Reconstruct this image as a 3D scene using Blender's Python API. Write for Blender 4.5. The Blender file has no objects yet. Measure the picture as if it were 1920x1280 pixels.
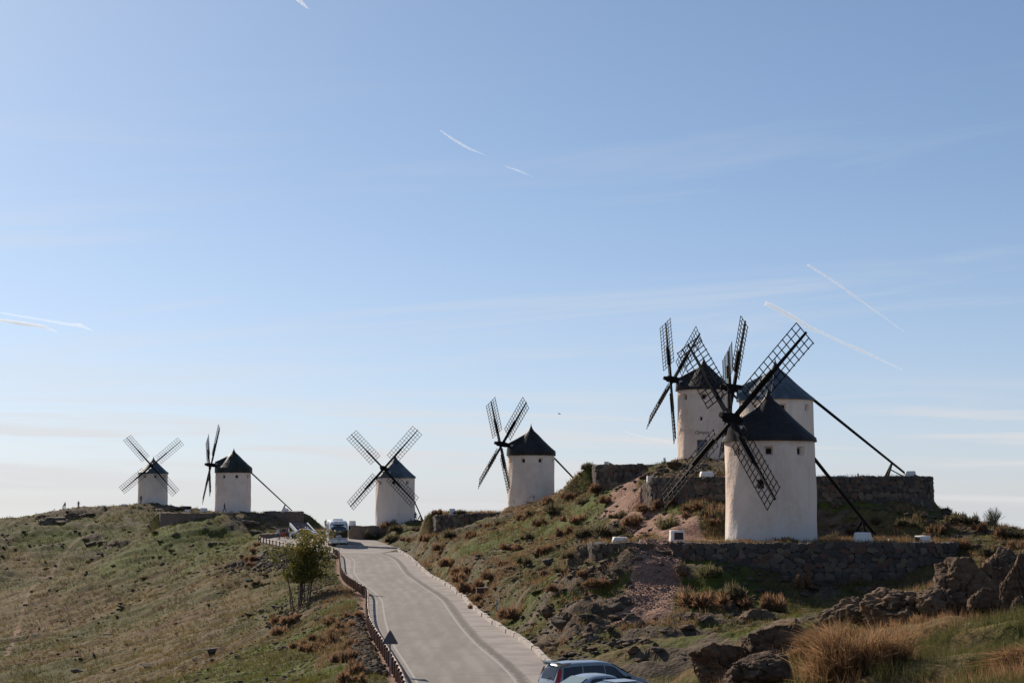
import bpy, math, random
import numpy as np
from mathutils import Vector, Matrix

random.seed(7)
rng = np.random.default_rng(7)
scene = bpy.context.scene
COL = scene.collection
R = math.radians

# ------------------------------------------------------------------ camera
FPX = 3013.0                       # focal length in pixels of the 1920 px wide photograph
PITCH = math.atan(300.0 / FPX)
cam_data = bpy.data.cameras.new('camera')
cam_data.sensor_width = 36.0
cam_data.lens = FPX / 1920.0 * 36.0
cam_data.clip_start = 0.5
cam_data.clip_end = 40000.0
camera = bpy.data.objects.new('camera', cam_data)
camera.location = (0, 0, 0)
camera.rotation_euler = (math.pi / 2 + PITCH, 0, 0)
COL.objects.link(camera)
scene.camera = camera

# ------------------------------------------------------------------ light, sky, exposure
SUN_ELEV = R(30.0)
SUN_AZ = R(-34.0)                  # measured from +Y, clockwise positive (towards +X)
SUN_STRENGTH = 3.6
SKY_STRENGTH = 0.066
EXPOSURE = 0.75
sun_vec = Vector((math.sin(SUN_AZ) * math.cos(SUN_ELEV), math.cos(SUN_AZ) * math.cos(SUN_ELEV), math.sin(SUN_ELEV)))
sun_data = bpy.data.lights.new('sun', 'SUN')
sun_data.energy = SUN_STRENGTH
sun_data.angle = R(0.53)
sun_data.color = (1.0, 0.90, 0.77)
sun = bpy.data.objects.new('sun', sun_data)
sun.rotation_euler = (-sun_vec).to_track_quat('-Z', 'Y').to_euler()
sun.location = (-60, 60, 80)
COL.objects.link(sun)

scene.view_settings.view_transform = 'Standard'
scene.view_settings.look = 'None'
scene.view_settings.exposure = EXPOSURE
scene.view_settings.gamma = 1.0
scene.view_settings.use_curve_mapping = False
scene.cycles.max_bounces = 6
scene.cycles.diffuse_bounces = 3
scene.cycles.transparent_max_bounces = 12
scene.cycles.volume_bounces = 0
scene.cycles.use_denoising = True


class NT:
    """small wrapper round a node tree"""
    def __init__(self, tree):
        self.t = tree
        tree.nodes.clear()

    def n(self, typ, **kw):
        nd = self.t.nodes.new(typ)
        for k, v in kw.items():
            setattr(nd, k, v)
        return nd

    def put(self, sock, v):
        if isinstance(v, bpy.types.NodeSocket):
            self.t.links.new(v, sock)
        elif isinstance(v, (tuple, list)) and len(v) == 3 and sock.type == 'RGBA':
            sock.default_value = (*v, 1.0)
        else:
            sock.default_value = v

    def m(self, op, a, b=0.0, c=0.0, clamp=False):
        nd = self.n('ShaderNodeMath', operation=op, use_clamp=clamp)
        self.put(nd.inputs[0], a)
        self.put(nd.inputs[1], b)
        self.put(nd.inputs[2], c)
        return nd.outputs[0]

    def mix(self, f, a, b, blend='MIX'):
        nd = self.n('ShaderNodeMix', data_type='RGBA', blend_type=blend)
        self.put(nd.inputs[0], f)
        self.put(nd.inputs[6], a)
        self.put(nd.inputs[7], b)
        return nd.outputs[2]

    def noise(self, vec, scale, detail=4.0, rough=0.55, dist=0.0):
        nd = self.n('ShaderNodeTexNoise')
        if vec is not None:
            self.put(nd.inputs['Vector'], vec)
        nd.inputs['Scale'].default_value = scale
        nd.inputs['Detail'].default_value = detail
        nd.inputs['Roughness'].default_value = rough
        nd.inputs['Distortion'].default_value = dist
        return nd.outputs['Fac']

    def step(self, v, a, b, lo=0.0, hi=1.0):
        nd = self.n('ShaderNodeMapRange', interpolation_type='SMOOTHSTEP')
        self.put(nd.inputs[0], v)
        for i, x in enumerate((a, b, lo, hi)):
            self.put(nd.inputs[i + 1], x)
        return nd.outputs[0]

    def vmul(self, v, s):
        nd = self.n('ShaderNodeVectorMath', operation='MULTIPLY')
        self.put(nd.inputs[0], v)
        nd.inputs[1].default_value = s
        return nd.outputs[0]

    def vadd(self, v, s):
        nd = self.n('ShaderNodeVectorMath', operation='ADD')
        self.put(nd.inputs[0], v)
        self.put(nd.inputs[1], s)
        return nd.outputs[0]

    def bump(self, h, strength, dist):
        nd = self.n('ShaderNodeBump')
        self.put(nd.inputs['Height'], h)
        nd.inputs['Strength'].default_value = strength
        nd.inputs['Distance'].default_value = dist
        return nd.outputs['Normal']

    def out(self, col, rough=0.9, normal=None, spec=0.3, metal=0.0, **kw):
        b = self.n('ShaderNodeBsdfPrincipled')
        self.put(b.inputs['Base Color'], col)
        self.put(b.inputs['Roughness'], rough)
        self.put(b.inputs['Metallic'], metal)
        self.put(b.inputs['Specular IOR Level'], spec)
        for k, v in kw.items():
            self.put(b.inputs[k], v)
        if normal is not None:
            self.put(b.inputs['Normal'], normal)
        o = self.n('ShaderNodeOutputMaterial')
        self.t.links.new(b.outputs[0], o.inputs['Surface'])
        return b


world = bpy.data.worlds.new('World')
scene.world = world
world.use_nodes = True
w = NT(world.node_tree)
sky = w.n('ShaderNodeTexSky', sky_type='NISHITA', sun_disc=False, sun_elevation=SUN_ELEV, sun_rotation=SUN_AZ,
          altitude=800.0, air_density=0.6, dust_density=0.8, ozone_density=3.0)
tc = w.n('ShaderNodeTexCoord')
sep = w.n('ShaderNodeSeparateXYZ')
w.put(sep.inputs[0], tc.outputs['Generated'])
az = w.m('ARCTAN2', sep.outputs[0], sep.outputs[1])
el = w.m('ARCSINE', sep.outputs[2])
comb = w.n('ShaderNodeCombineXYZ')
w.put(comb.inputs[0], w.m('MULTIPLY', az, 2.6))
w.put(comb.inputs[1], w.m('ADD', w.m('MULTIPLY', el, 55.0), w.m('MULTIPLY', az, 1.6)))
cirrus = w.noise(comb.outputs[0], 1.3, 7.0, 0.55, 0.35)
band = w.m('MULTIPLY', w.step(el, -0.10, 0.0), w.step(el, 0.085, 0.03))
high = w.m('MULTIPLY', w.step(el, 0.02, 0.06), w.step(el, 0.30, 0.10))
comb2 = w.n('ShaderNodeCombineXYZ')
w.put(comb2.inputs[0], w.m('MULTIPLY', az, 1.7))
w.put(comb2.inputs[1], w.m('ADD', w.m('MULTIPLY', el, 22.0), w.m('MULTIPLY', az, -1.6)))
w.put(comb2.inputs[2], 3.7)
wisps = w.noise(comb2.outputs[0], 1.5, 6.0, 0.6, 0.6)
c1 = w.m('MULTIPLY', w.step(cirrus, 0.46, 0.60), band)
c2 = w.m('MULTIPLY', w.step(wisps, 0.50, 0.72), high)
cloud = w.m('MAXIMUM', w.m('MULTIPLY', c1, 0.8), w.m('MULTIPLY', c2, 0.30))
haze_f = w.m('MULTIPLY', 0.8, w.m('EXPONENT', w.m('MULTIPLY', w.m('ABSOLUTE', el), -14.0)))
gam = w.n('ShaderNodeGamma')
w.put(gam.inputs[0], sky.outputs[0])
gam.inputs[1].default_value = 0.7
clear = w.mix(1.0, gam.outputs[0], (1.45, 1.64, 1.77), 'MULTIPLY')
veiled = w.mix(haze_f, clear, (5.95, 5.88, 6.0))
skycol = w.mix(cloud, veiled, (6.6, 6.6, 6.75))
bg = w.n('ShaderNodeBackground')
w.put(bg.inputs['Color'], skycol)
bg.inputs['Strength'].default_value = SKY_STRENGTH
wo = w.n('ShaderNodeOutputWorld')
w.t.links.new(bg.outputs[0], wo.inputs['Surface'])

# ------------------------------------------------------------------ pixel <-> world
_up = np.array([0, -math.sin(PITCH), math.cos(PITCH)])
_fw = np.array([0, math.cos(PITCH), math.sin(PITCH)])


def ray(x, y):
    d = np.array([(x - 960) / FPX, 0, 0]) + _up * (640 - y) / FPX + _fw
    return d / d[1]


def at(x, y, Y):
    """the point at distance Y (metres along the view) seen at photo pixel x, y"""
    d = ray(x, y) * Y
    return Vector(d)


# ------------------------------------------------------------------ noise
def _h(ix, iy, seed):
    v = (ix.astype(np.int64) * 374761393 + iy.astype(np.int64) * 668265263 + seed * 1442695041) & 0xFFFFFFFF
    v = ((v ^ (v >> 13)) * 1274126177) & 0xFFFFFFFF
    v = v ^ (v >> 16)
    return (v & 0xFFFF) / 65535.0


def vnoise(x, y, seed=0):
    ix, iy = np.floor(x), np.floor(y)
    fx, fy = x - ix, y - iy
    sx, sy = fx * fx * (3 - 2 * fx), fy * fy * (3 - 2 * fy)
    a, b = _h(ix, iy, seed), _h(ix + 1, iy, seed)
    c, d = _h(ix, iy + 1, seed), _h(ix + 1, iy + 1, seed)
    return (a + (b - a) * sx) * (1 - sy) + (c + (d - c) * sx) * sy


def vnoise3(x, y, z, seed=0):
    iz = np.floor(z)
    f = z - iz
    f = f * f * (3 - 2 * f)
    a = vnoise(x + 37.7 * iz, y - 71.3 * iz, seed)
    b = vnoise(x + 37.7 * (iz + 1), y - 71.3 * (iz + 1), seed)
    return a + (b - a) * f


def fbm3(p_, octaves=4, seed=0):
    s, amp, tot = 0.0, 1.0, 0.0
    for o in range(octaves):
        q = p_ * 2.03 ** o
        s = s + amp * vnoise3(q[:, 0] + 3.1 * o, q[:, 1], q[:, 2] - 1.7 * o, seed + o)
        tot += amp
        amp *= 0.5
    return s / tot


def fbm(x, y, octaves=4, seed=0):
    s, amp, tot = 0.0, 1.0, 0.0
    for o in range(octaves):
        s = s + amp * vnoise(x * 2 ** o + 17.3 * o, y * 2 ** o - 9.1 * o, seed + o)
        tot += amp
        amp *= 0.5
    return s / tot


def sstep(a, b, v):
    t = np.clip((v - a) / (b - a), 0, 1)
    return t * t * (3 - 2 * t)


# ------------------------------------------------------------------ road lines (world X by distance Y)
ROAD_Y = [20, 60, 77, 85, 112, 135, 152, 173, 196, 215, 222, 232, 245, 258]
ROAD_Z = [-9.0, -8.9, -8.75, -8.6, -8.3, -8.0, -7.8, -7.55, -7.3, -7.0, -6.72, -6.25, -5.65, -5.3]
_ry = np.arange(60, 258, 0.5)
_rpy = 940 - np.interp(_ry, ROAD_Y, ROAD_Z) * FPX / _ry      # photo row of the road surface at that distance


def px_line(px, head):
    out_ = list(head)
    for x, y in px:
        Y_ = float(np.interp(-y, -_rpy, _ry))
        out_.append((Y_, (x - 960) / FPX * Y_))
    return out_


RAIL = px_line([(757, 1281), (742, 1256), (723, 1222), (714, 1208), (699, 1184), (691, 1166), (690, 1139), (691, 1113), (670, 1102), (648, 1086), (641, 1072), (640, 1052), (639, 1042), (628, 1036)], [(20, -2.0), (60, -3.7)])
LINE_L = px_line([(792, 1280), (778, 1262), (763, 1236), (742, 1208), (731, 1181), (726, 1162), (723, 1149), (720, 1122), (703, 1105), (677, 1087), (666, 1070), (668, 1052), (662, 1044), (651, 1037)], [(20, -1.0), (60, -2.7)])
LINE_R = px_line([(972, 1280), (961, 1260), (936, 1236), (898, 1208), (882, 1192), (857, 1162), (828, 1119), (790, 1095), (760, 1074), (745, 1052), (735, 1043), (715, 1037)], [(20, 4.5), (60, 1.7)])
KERB = px_line([(1026, 1241), (987, 1203), (928, 1171), (886, 1138), (862, 1113), (836, 1094), (803, 1077), (768, 1043), (746, 1031)], [(20, 7.5), (60, 3.9)])


def smooth_line(pts):
    ys = np.arange(int(pts[0][0]), pts[-1][0] + 0.5, 1.0)
    xs = np.interp(ys, [p[0] for p in pts], [p[1] for p in pts])
    k = np.ones(7) / 7
    for _ in range(3):
        xs = np.convolve(np.pad(xs, 3, mode='reflect', reflect_type='odd'), k, mode='valid')
    return lambda Y: np.interp(Y, ys, xs)


_rys = np.arange(20, 260, 1.0)
_rzs = np.interp(_rys, ROAD_Y, ROAD_Z)
for _ in range(3):
    _rzs = np.convolve(np.pad(_rzs, 7, mode='edge'), np.ones(15) / 15, mode='valid')
road_z = lambda Y: np.interp(Y, _rys, _rzs)
railX, lineLX, lineRX, kerbX = (smooth_line(p) for p in (RAIL, LINE_L, LINE_R, KERB))

# car park at the top of the road (plan polygon), its surface follows the road height
LOT = np.array([(-15.6, 224.5), (-17.5, 232), (-20.5, 243), (-24, 251), (-31, 254), (-37.2, 252), (-38.4, 246), (-37.6, 240), (-35.6, 235.5), (-32, 228), (-28.4, 223.2), (-24.4, 217.5), (-18, 214.5)])
# bay by the near cars
BAY_Z = lambda X, Y: np.interp(Y, [54, 61.5, 65.2, 69, 76, 84], [-7.85, -8.16, -8.30, -8.43, -8.72, -8.62])


def poly_sd(X, Y, poly):
    """signed distance to a polygon, negative inside"""
    d = np.full(X.shape, 1e9)
    inside = np.zeros(X.shape, bool)
    n = len(poly)
    for i in range(n):
        a, b = poly[i], poly[(i + 1) % n]
        ex, ey = b[0] - a[0], b[1] - a[1]
        wx, wy = X - a[0], Y - a[1]
        t = np.clip((wx * ex + wy * ey) / (ex * ex + ey * ey), 0, 1)
        d = np.minimum(d, (wx - ex * t) ** 2 + (wy - ey * t) ** 2)
        c = (a[1] > Y) != (b[1] > Y)
        with np.errstate(divide='ignore', invalid='ignore'):
            xi = a[0] + (Y - a[1]) / (b[1] - a[1]) * ex if ey != 0 else np.full(X.shape, 1e9)
        inside ^= c & (X < xi)
    d = np.sqrt(d)
    return np.where(inside, -d, d)


def seg_dist(X, Y, pts):
    d = np.full(np.shape(X), 1e9)
    for a, b in zip(pts[:-1], pts[1:]):
        ex, ey = b[0] - a[0], b[1] - a[1]
        t = np.clip(((X - a[0]) * ex + (Y - a[1]) * ey) / (ex * ex + ey * ey + 1e-9), 0, 1)
        d = np.minimum(d, np.hypot(X - a[0] - ex * t, Y - a[1] - ey * t))
    return d


# ------------------------------------------------------------------ base terrain: thin plate spline through surveyed points
SURVEY = [  # photo pixel x, y and distance
    # left hill
    (0, 985, 325), (120, 957, 335), (200, 952, 338), (286, 947, 338), (0, 1020, 310), (0, 1080, 285), (0, 1180, 238), (0, 1280, 172),
    (120, 1010, 312), (250, 1000, 308), (250, 1060, 280), (200, 1180, 205), (150, 1280, 155), (300, 1280, 126), (400, 1180, 170), (380, 984, 263), (330, 990, 265), (440, 974, 265), (300, 990, 270),
    (436, 966, 279), (430, 1005, 258), (420, 1060, 232), (440, 1120, 196), (500, 1280, 96), (600, 1280, 85), (680, 1280, 80), (600, 1200, 113), (640, 1180, 115), (560, 1140, 148),
    (480, 1062, 212), (600, 1100, 165), (540, 985, 265), (590, 990, 266), (300, 1120, 222), (-400, 1030, 310), (-400, 1280, 190),
    # middle ridge with the third and fourth mill
    (700, 988, 246), (741, 986, 250), (660, 992, 250), (800, 982, 243), (770, 1000, 232), (760, 1012, 215), (800, 1042, 182), (850, 1062, 147), (870, 988, 208), (930, 965, 208),
    (996, 955, 212), (950, 1100, 121), (950, 1040, 150), (1000, 1142, 107), (1040, 1000, 156), (1000, 962, 195), (1050, 930, 195), (1100, 1062, 122), (1100, 1000, 142),
    # right hill
    (1120, 908, 178), (1200, 892, 160), (1320, 868, 172), (1200, 935, 140), (1160, 960, 136), (1280, 950, 124), (1290, 985, 117), (1243, 1050, 102.5), (1112, 1046, 105), (1170, 1056, 101.6), (1208, 1060, 101.2), (1040, 1085, 112), (1130, 1100, 101), (1245, 1027, 105.8), (1262, 1010, 109.5), (1330, 1062, 100.8), (1220, 1120, 97),
    (1200, 1165, 93), (1100, 1150, 96), (1050, 1225, 89), (1160, 1232, 81), (1400, 1190, 84), (1300, 1090, 100), (1500, 1100, 101), (1780, 1100, 99),
    (1450, 895, 133), (1560, 955, 120), (1740, 952, 123), (1650, 968, 117), (1700, 1020, 109), (1760, 955, 125), (1800, 970, 124), (1860, 991, 121), (1920, 1004, 117), (1860, 1006, 133), (1925, 1020, 133), (1800, 985, 137), (1765, 968, 134), (1900, 1040, 148), (1860, 1035, 103), (1600, 1160, 85),
    (2300, 1050, 112), (2300, 1190, 38), (1960, 1060, 75),
    # near knoll on the right
    (1920, 1285, 18), (1920, 1190, 31), (1750, 1205, 33), (1840, 1200, 31), (1600, 1285, 24), (1500, 1215, 41), (1400, 1250, 40), (1300, 1290, 39), (1330, 1262, 68), (1400, 1335, 28), (1490, 1325, 25), (1300, 1420, 28), (1700, 1150, 58), (1850, 1130, 50), (1600, 1195, 56),
]
WORLD_PTS = [  # beyond the skyline, and round the camera
    (-170, 420, -34), (-100, 420, -24), (-60, 420, -20), (-30, 335, -10), (-30, 420, -24), (-25, 290, -9), (0, 300, -12), (0, 420, -30), (12, 250, -6), (40, 245, -5),
    (40, 420, -34), (60, 190, -9), (100, 220, -18), (140, 420, -44), (75, 150, -11), (60, 100, -6), (-75, 365, -8), (-110, 380, -13), (30, 205, 2), (48, 160, -5.0),
    (0, 0, -1.75), (0, 22, -4.2), (1, 40, -6.6), (-8, 60, -9.6), (-22, 60, -12), (-55, 100, -20), (-90, 150, -24), (-30, 10, -8), (10, -30, -1.5), (-30, -40, -6), (30, -30, 0),
    (14, 8, -1.2), (30, 20, -0.5), (6, 20, -2.7), (40, 50, -1.0), (45, 75, -2.5),
]
pts = np.array([tuple(at(*s)) for s in SURVEY] + WORLD_PTS)
_cp, _cz = pts[:, :2], pts[:, 2]


def _phi(r2):
    return 0.5 * r2 * np.log(r2 + 1e-9)


_S = 100.0
_d2 = ((_cp[:, None] - _cp[None]) ** 2).sum(-1) / _S ** 2
_n = len(_cp)
_K = _phi(_d2) + 2e-5 * np.eye(_n)
_P = np.c_[np.ones(_n), _cp / _S]
_A = np.block([[_K, _P], [_P.T, np.zeros((3, 3))]])
_w = np.linalg.solve(_A, np.r_[_cz, 0, 0, 0])


def spline(X, Y):
    sh = X.shape
    X, Y = X.ravel() / _S, Y.ravel() / _S
    out = np.empty(X.size)
    for i in range(0, X.size, 60000):
        x, y = X[i:i + 60000], Y[i:i + 60000]
        r2 = (x[:, None] - _cp[None, :, 0] / _S) ** 2 + (y[:, None] - _cp[None, :, 1] / _S) ** 2
        out[i:i + 60000] = _phi(r2) @ _w[:_n] + _w[_n] + _w[_n + 1] * x + _w[_n + 2] * y
    return out.reshape(sh)


# ------------------------------------------------------------------ terraces: level ground behind the retaining walls
def W2(x, y, Y):
    p = at(x, y, Y)
    return (p.x, p.y)


Z7 = at(1445, 1016, 108).z          # terrace of the near mill
Z6 = at(1600, 897, 124).z           # terrace of the mill behind it
Z5 = at(1150, 876, 165).z
Z4 = at(900, 962, 212).z
Z2 = at(420, 962, 272).z
WALLS = {   # front line of each retaining wall, in plan
    'near': [W2(1266, 1030, 103.2), W2(1330, 1030, 102.2), W2(1500, 1030, 101.8), W2(1700, 1030, 102.2), W2(1775, 1030, 103.0), W2(1800, 1030, 105.5)],
    'near_left': [W2(1112, 1030, 105.5), W2(1122, 1030, 103.6), W2(1180, 1030, 103.2), W2(1222, 1030, 103.8)],
    'upper': [W2(1532, 900, 121.5), W2(1600, 900, 121.0), W2(1690, 900, 121.8), W2(1737, 900, 123.2), W2(1742, 900, 128)],
    'upper_left': [W2(1212, 905, 130.0), W2(1228, 905, 127.2), W2(1290, 905, 124.6), W2(1360, 905, 122.8), W2(1420, 905, 121.8), W2(1500, 905, 121.4)],
    'top': [W2(1112, 880, 170), W2(1122, 880, 164.5), W2(1160, 880, 162.5), W2(1205, 880, 163.5), W2(1250, 880, 166)],
    'mid': [W2(811, 968, 214), W2(822, 968, 209), W2(870, 968, 206), W2(945, 968, 206)],
    'brown': [W2(304, 968, 281), W2(297, 968, 276), W2(302, 968, 271.5), W2(330, 968, 267.5), W2(380, 968, 266), W2(445, 966, 268.5)],
    'tail': [W2(498, 966, 274), W2(512, 966, 270.5), W2(545, 966, 270), W2(568, 966, 273)],
}
TERRACES = [   # plan polygon, height, softness of the uphill edge, distance beyond which edges are soft
    (WALLS['near'] + [W2(1780, 1000, 112), W2(1540, 980, 118), W2(1400, 980, 117), W2(1330, 980, 115), W2(1268, 980, 110)], Z7, 3.0, 106.0),
    (WALLS['near_left'] + [W2(1226, 1000, 108), W2(1115, 1000, 110)], Z7, 3.0, 105.8),
    (WALLS['upper_left'] + WALLS['upper'] + [W2(1650, 900, 138), W2(1500, 900, 141), W2(1390, 900, 140), W2(1300, 900, 134)], Z6, 2.2, 130.5),
    (WALLS['top'] + [W2(1400, 880, 172), W2(1380, 880, 182), W2(1180, 880, 182)], Z5, 5.0, 168.0),
    (WALLS['mid'] + [W2(1040, 962, 209), W2(1050, 962, 220), W2(850, 962, 222)], Z4, 4.0, 212.0),
    (WALLS['brown'] + [W2(480, 962, 272), W2(480, 962, 288), W2(390, 962, 288), W2(320, 962, 282)], Z2, 4.0, 272.0),
    (WALLS['tail'] + [W2(560, 962, 284), W2(480, 962, 284), W2(470, 962, 276)], Z2, 4.0, 273.5),
]
PATH = [W2(1205, 1145, 94.5), W2(1215, 1120, 97), W2(1238, 1060, 102), W2(1245, 1030, 105), W2(1290, 1000, 112), W2(1270, 975, 119), W2(1215, 960, 124), W2(1165, 940, 136), W2(1150, 915, 150), W2(1190, 890, 165)]
PATH2 = [W2(1245, 1030, 105), W2(1300, 1000, 110), W2(1350, 1000, 112)]
LEFT_PATH = [W2(12, 1240, 200), W2(40, 1160, 245), W2(75, 1100, 275), W2(110, 1050, 295), W2(135, 1020, 307), W2(205, 970, 330)]
RIPRAP = [W2(470, 1030, 226), W2(520, 1045, 214), W2(620, 1060, 205)]


ROUGH = []


def ground(X, Y, detail=True):
    X = np.asarray(X, float)
    Y = np.asarray(Y, float)
    z = spline(X, Y)
    if detail:
        near = np.clip(1 - (Y - 60) / 120, 0.25, 1)
        z = z + (fbm(X / 9, Y / 9, 3, 3) - 0.5) * 1.1 * np.clip(Y / 80, 0.3, 1)
        # tilted ledges of bare rock
        t = X * 0.35 + Y * 0.9
        s = -X * 0.9 + Y * 0.35
        led = fbm(s / 5.0, t / 1.6, 4, 11)
        z = z + sstep(0.50, 0.66, led) * 0.36 * (0.5 + fbm(X / 25, Y / 25, 2, 5))
        z = z + (fbm(X / 1.1, Y / 1.1, 3, 21) - 0.5) * 0.30
        if ROUGH:
            m_ = np.zeros(X.shape)
            for bx, by, r in ROUGH:
                m_ = np.maximum(m_, 1 - sstep(0.4, 1.0, np.hypot(X - bx, Y - by) / (r * 1.15)))
            crag = 1 - np.abs(2 * fbm(s / 2.6, t / 1.1, 4, 81) - 1)
            z = z + m_ * ((crag - 0.72) * 0.75 + (fbm(X / 0.6, Y / 0.6, 2, 83) - 0.5) * 0.22) * np.clip(Y / 70, 0.4, 1)
    # terraces
    for poly, zt, soft, ysoft in TERRACES:
        sd = poly_sd(X, Y, poly) + np.where(Y > ysoft, 0.0, 0.45 if ysoft < 125 else (0.75 if ysoft < 230 else 1.1))
        wgt = np.where(sd <= 0, 1.0, np.where(Y > ysoft, 1 - sstep(0, soft, sd), 0.0))
        zz = zt + (fbm(X / 2, Y / 2, 3, 9) - 0.5) * 0.10
        z = z * (1 - wgt) + zz * wgt
    # mound of bare rock under the top mill stays; road corridor
    rz = road_z(Y)
    l, r = railX(Y) - 0.55, kerbX(Y) + 0.35
    dl, dr = l - X, X - r
    on = sstep(54, 66, Y) * (Y < 222)
    rough = (fbm(X / 1.5, Y / 1.5, 3, 33) - 0.5)
    wl = np.where(dl > 0, 1 - sstep(0.0, 6.0, dl), 1.0)
    wr = np.where(dr > 0, 1 - sstep(0.0, 2.6, dr), 1.0)
    wgt = on * np.minimum(wl, wr)
    verge = np.where((dl > 0) | (dr > 0), 0.02 + rough * 0.2 * np.clip(np.maximum(dl, dr), 0, 1), -0.12)
    z = z * (1 - wgt) + (rz + verge) * wgt
    sd = poly_sd(X, Y, LOT)
    wgt = np.where(sd <= 0, 1.0, 1 - sstep(0, 4.5, sd)) * np.where(Y > 213, 1, 0)
    z = z * (1 - wgt) + (rz - np.where(sd < 0.2, 0.12, 0.0)) * wgt
    # parking bay
    bay = sstep(0, 3, X - (railX(Y) + 3)) * (1 - sstep(8, 13, X)) * sstep(46, 54, Y) * (1 - sstep(75, 84, Y))
    z = z * (1 - bay) + BAY_Z(X, Y) * bay
    return z


def gz(X, Y):
    return float(ground(np.array([X]), np.array([Y]))[0])


_my = np.concatenate([np.arange(14, 60, 0.15), np.arange(60, 140, 0.25), np.arange(140, 420, 0.5)])


def hit(x, y):
    """where the sight line through photo pixel x, y meets the ground"""
    d = ray(x, y)
    X, Z = d[0] * _my, d[2] * _my
    g = ground(X, _my)
    k = np.argmax(g > Z)
    if not (g > Z).any():
        k = int(np.argmin(Z - g + np.where(_my < 30, 50, 0)))
    return Vector((X[k], _my[k], g[k]))


# ------------------------------------------------------------------ mesh helpers
def np_mesh(name, verts, faces, smooth=False, mats=(), face_mat=None, attrs=None):
    """faces: (n,3) or (n,4) int array, or a list of such arrays"""
    me = bpy.data.meshes.new(name)
    verts = np.asarray(verts, np.float32)
    fl = faces if isinstance(faces, list) else [faces]
    fl = [np.asarray(f, np.int32) for f in fl if len(f)]
    loops = np.concatenate([f.ravel() for f in fl])
    tot = np.concatenate([np.full(len(f), f.shape[1], np.int32) for f in fl])
    start = np.concatenate([[0], np.cumsum(tot)[:-1]]).astype(np.int32)
    me.vertices.add(len(verts))
    me.vertices.foreach_set('co', verts.ravel())
    me.loops.add(len(loops))
    me.loops.foreach_set('vertex_index', loops)
    me.polygons.add(len(tot))
    me.polygons.foreach_set('loop_start', start)
    if smooth:
        me.polygons.foreach_set('use_smooth', np.ones(len(tot), bool))
    for m_ in mats:
        me.materials.append(m_)
    if face_mat is not None:
        me.polygons.foreach_set('material_index', np.asarray(face_mat, np.int32))
    if attrs:
        for k, v in attrs.items():
            a = me.attributes.new(k, 'FLOAT', 'POINT')
            a.data.foreach_set('value', np.asarray(v, np.float32))
    me.update(calc_edges=True)
    me.validate()
    return me


class MB:
    """collects shapes, then becomes one mesh"""
    def __init__(self):
        self.v, self.f, self.mi = [], [], []

    def add(self, verts, faces, mi=0):
        o = len(self.v)
        self.v += [tuple(p) for p in verts]
        self.f += [tuple(i + o for i in q) for q in faces]
        self.mi += [mi] * len(faces)
        return self

    def box(self, c, s, rot=None, mi=0, taper=1.0):
        x, y, z = s[0] / 2, s[1] / 2, s[2] / 2
        t = taper
        vs = [Vector(p) for p in ((-x, -y, -z), (x, -y, -z), (x, y, -z), (-x, y, -z), (-x * t, -y * t, z), (x * t, -y * t, z), (x * t, y * t, z), (-x * t, y * t, z))]
        if rot is not None:
            vs = [rot @ p for p in vs]
        c = Vector(c)
        return self.add([p + c for p in vs], [(0, 3, 2, 1), (4, 5, 6, 7), (0, 1, 5, 4), (1, 2, 6, 5), (2, 3, 7, 6), (3, 0, 4, 7)], mi)

    def tube(self, a, b, r0, r1=None, n=8, mi=0, cap=True):
        a, b = Vector(a), Vector(b)
        r1 = r0 if r1 is None else r1
        z = (b - a).normalized()
        x = z.orthogonal().normalized()
        y = z.cross(x)
        vs = []
        for p, r in ((a, r0), (b, r1)):
            for i in range(n):
                t = 2 * math.pi * i / n
                vs.append(p + x * (r * math.cos(t)) + y * (r * math.sin(t)))
        fs = [(i, (i + 1) % n, n + (i + 1) % n, n + i) for i in range(n)]
        if cap:
            fs += [tuple(range(n - 1, -1, -1)), tuple(range(n, 2 * n))]
        return self.add(vs, fs, mi)

    def path(self, ptsr, n=7, mi=0):
        """tube along points with radii"""
        rings = []
        for i, (p, r) in enumerate(ptsr):
            p = Vector(p)
            q = Vector(ptsr[min(i + 1, len(ptsr) - 1)][0]) - Vector(ptsr[max(i - 1, 0)][0])
            z = q.normalized()
            x = z.cross(Vector((0.13, 0.97, 0.21))).normalized()
            y = z.cross(x)
            rings.append([p + x * (r * math.cos(2 * math.pi * k / n)) + y * (r * math.sin(2 * math.pi * k / n)) for k in range(n)])
        vs = [p for rg in rings for p in rg]
        fs = [(i * n + k, i * n + (k + 1) % n, (i + 1) * n + (k + 1) % n, (i + 1) * n + k) for i in range(len(rings) - 1) for k in range(n)]
        fs += [tuple(range(n - 1, -1, -1)), tuple(range(len(vs) - n, len(vs)))]
        return self.add(vs, fs, mi)

    def loft(self, rings, mi=0, cap=True, closed=True):
        n = len(rings[0])
        vs = [p for rg in rings for p in rg]
        m = n if closed else n - 1
        fs = [(i * n + k, i * n + (k + 1) % n, (i + 1) * n + (k + 1) % n, (i + 1) * n + k) for i in range(len(rings) - 1) for k in range(m)]
        if cap:
            fs += [tuple(range(n - 1, -1, -1)), tuple(range(len(vs) - n, len(vs)))]
        return self.add(vs, fs, mi)

    def mesh(self, name, mats, smooth=False, sharp=None):
        me = bpy.data.meshes.new(name)
        me.from_pydata(self.v, [], self.f)
        for m_ in (mats if isinstance(mats, (list, tuple)) else [mats]):
            me.materials.append(m_)
        me.polygons.foreach_set('material_index', np.array(self.mi, np.int32))
        if smooth:
            me.polygons.foreach_set('use_smooth', np.ones(len(self.f), bool))
            if sharp:
                me.set_sharp_from_angle(angle=R(sharp))
        me.update()
        return me

    def obj(self, name, mats, parent=None, smooth=False, sharp=None, loc=None):
        return link(name, self.mesh(name, mats, smooth, sharp), parent, loc)


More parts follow.
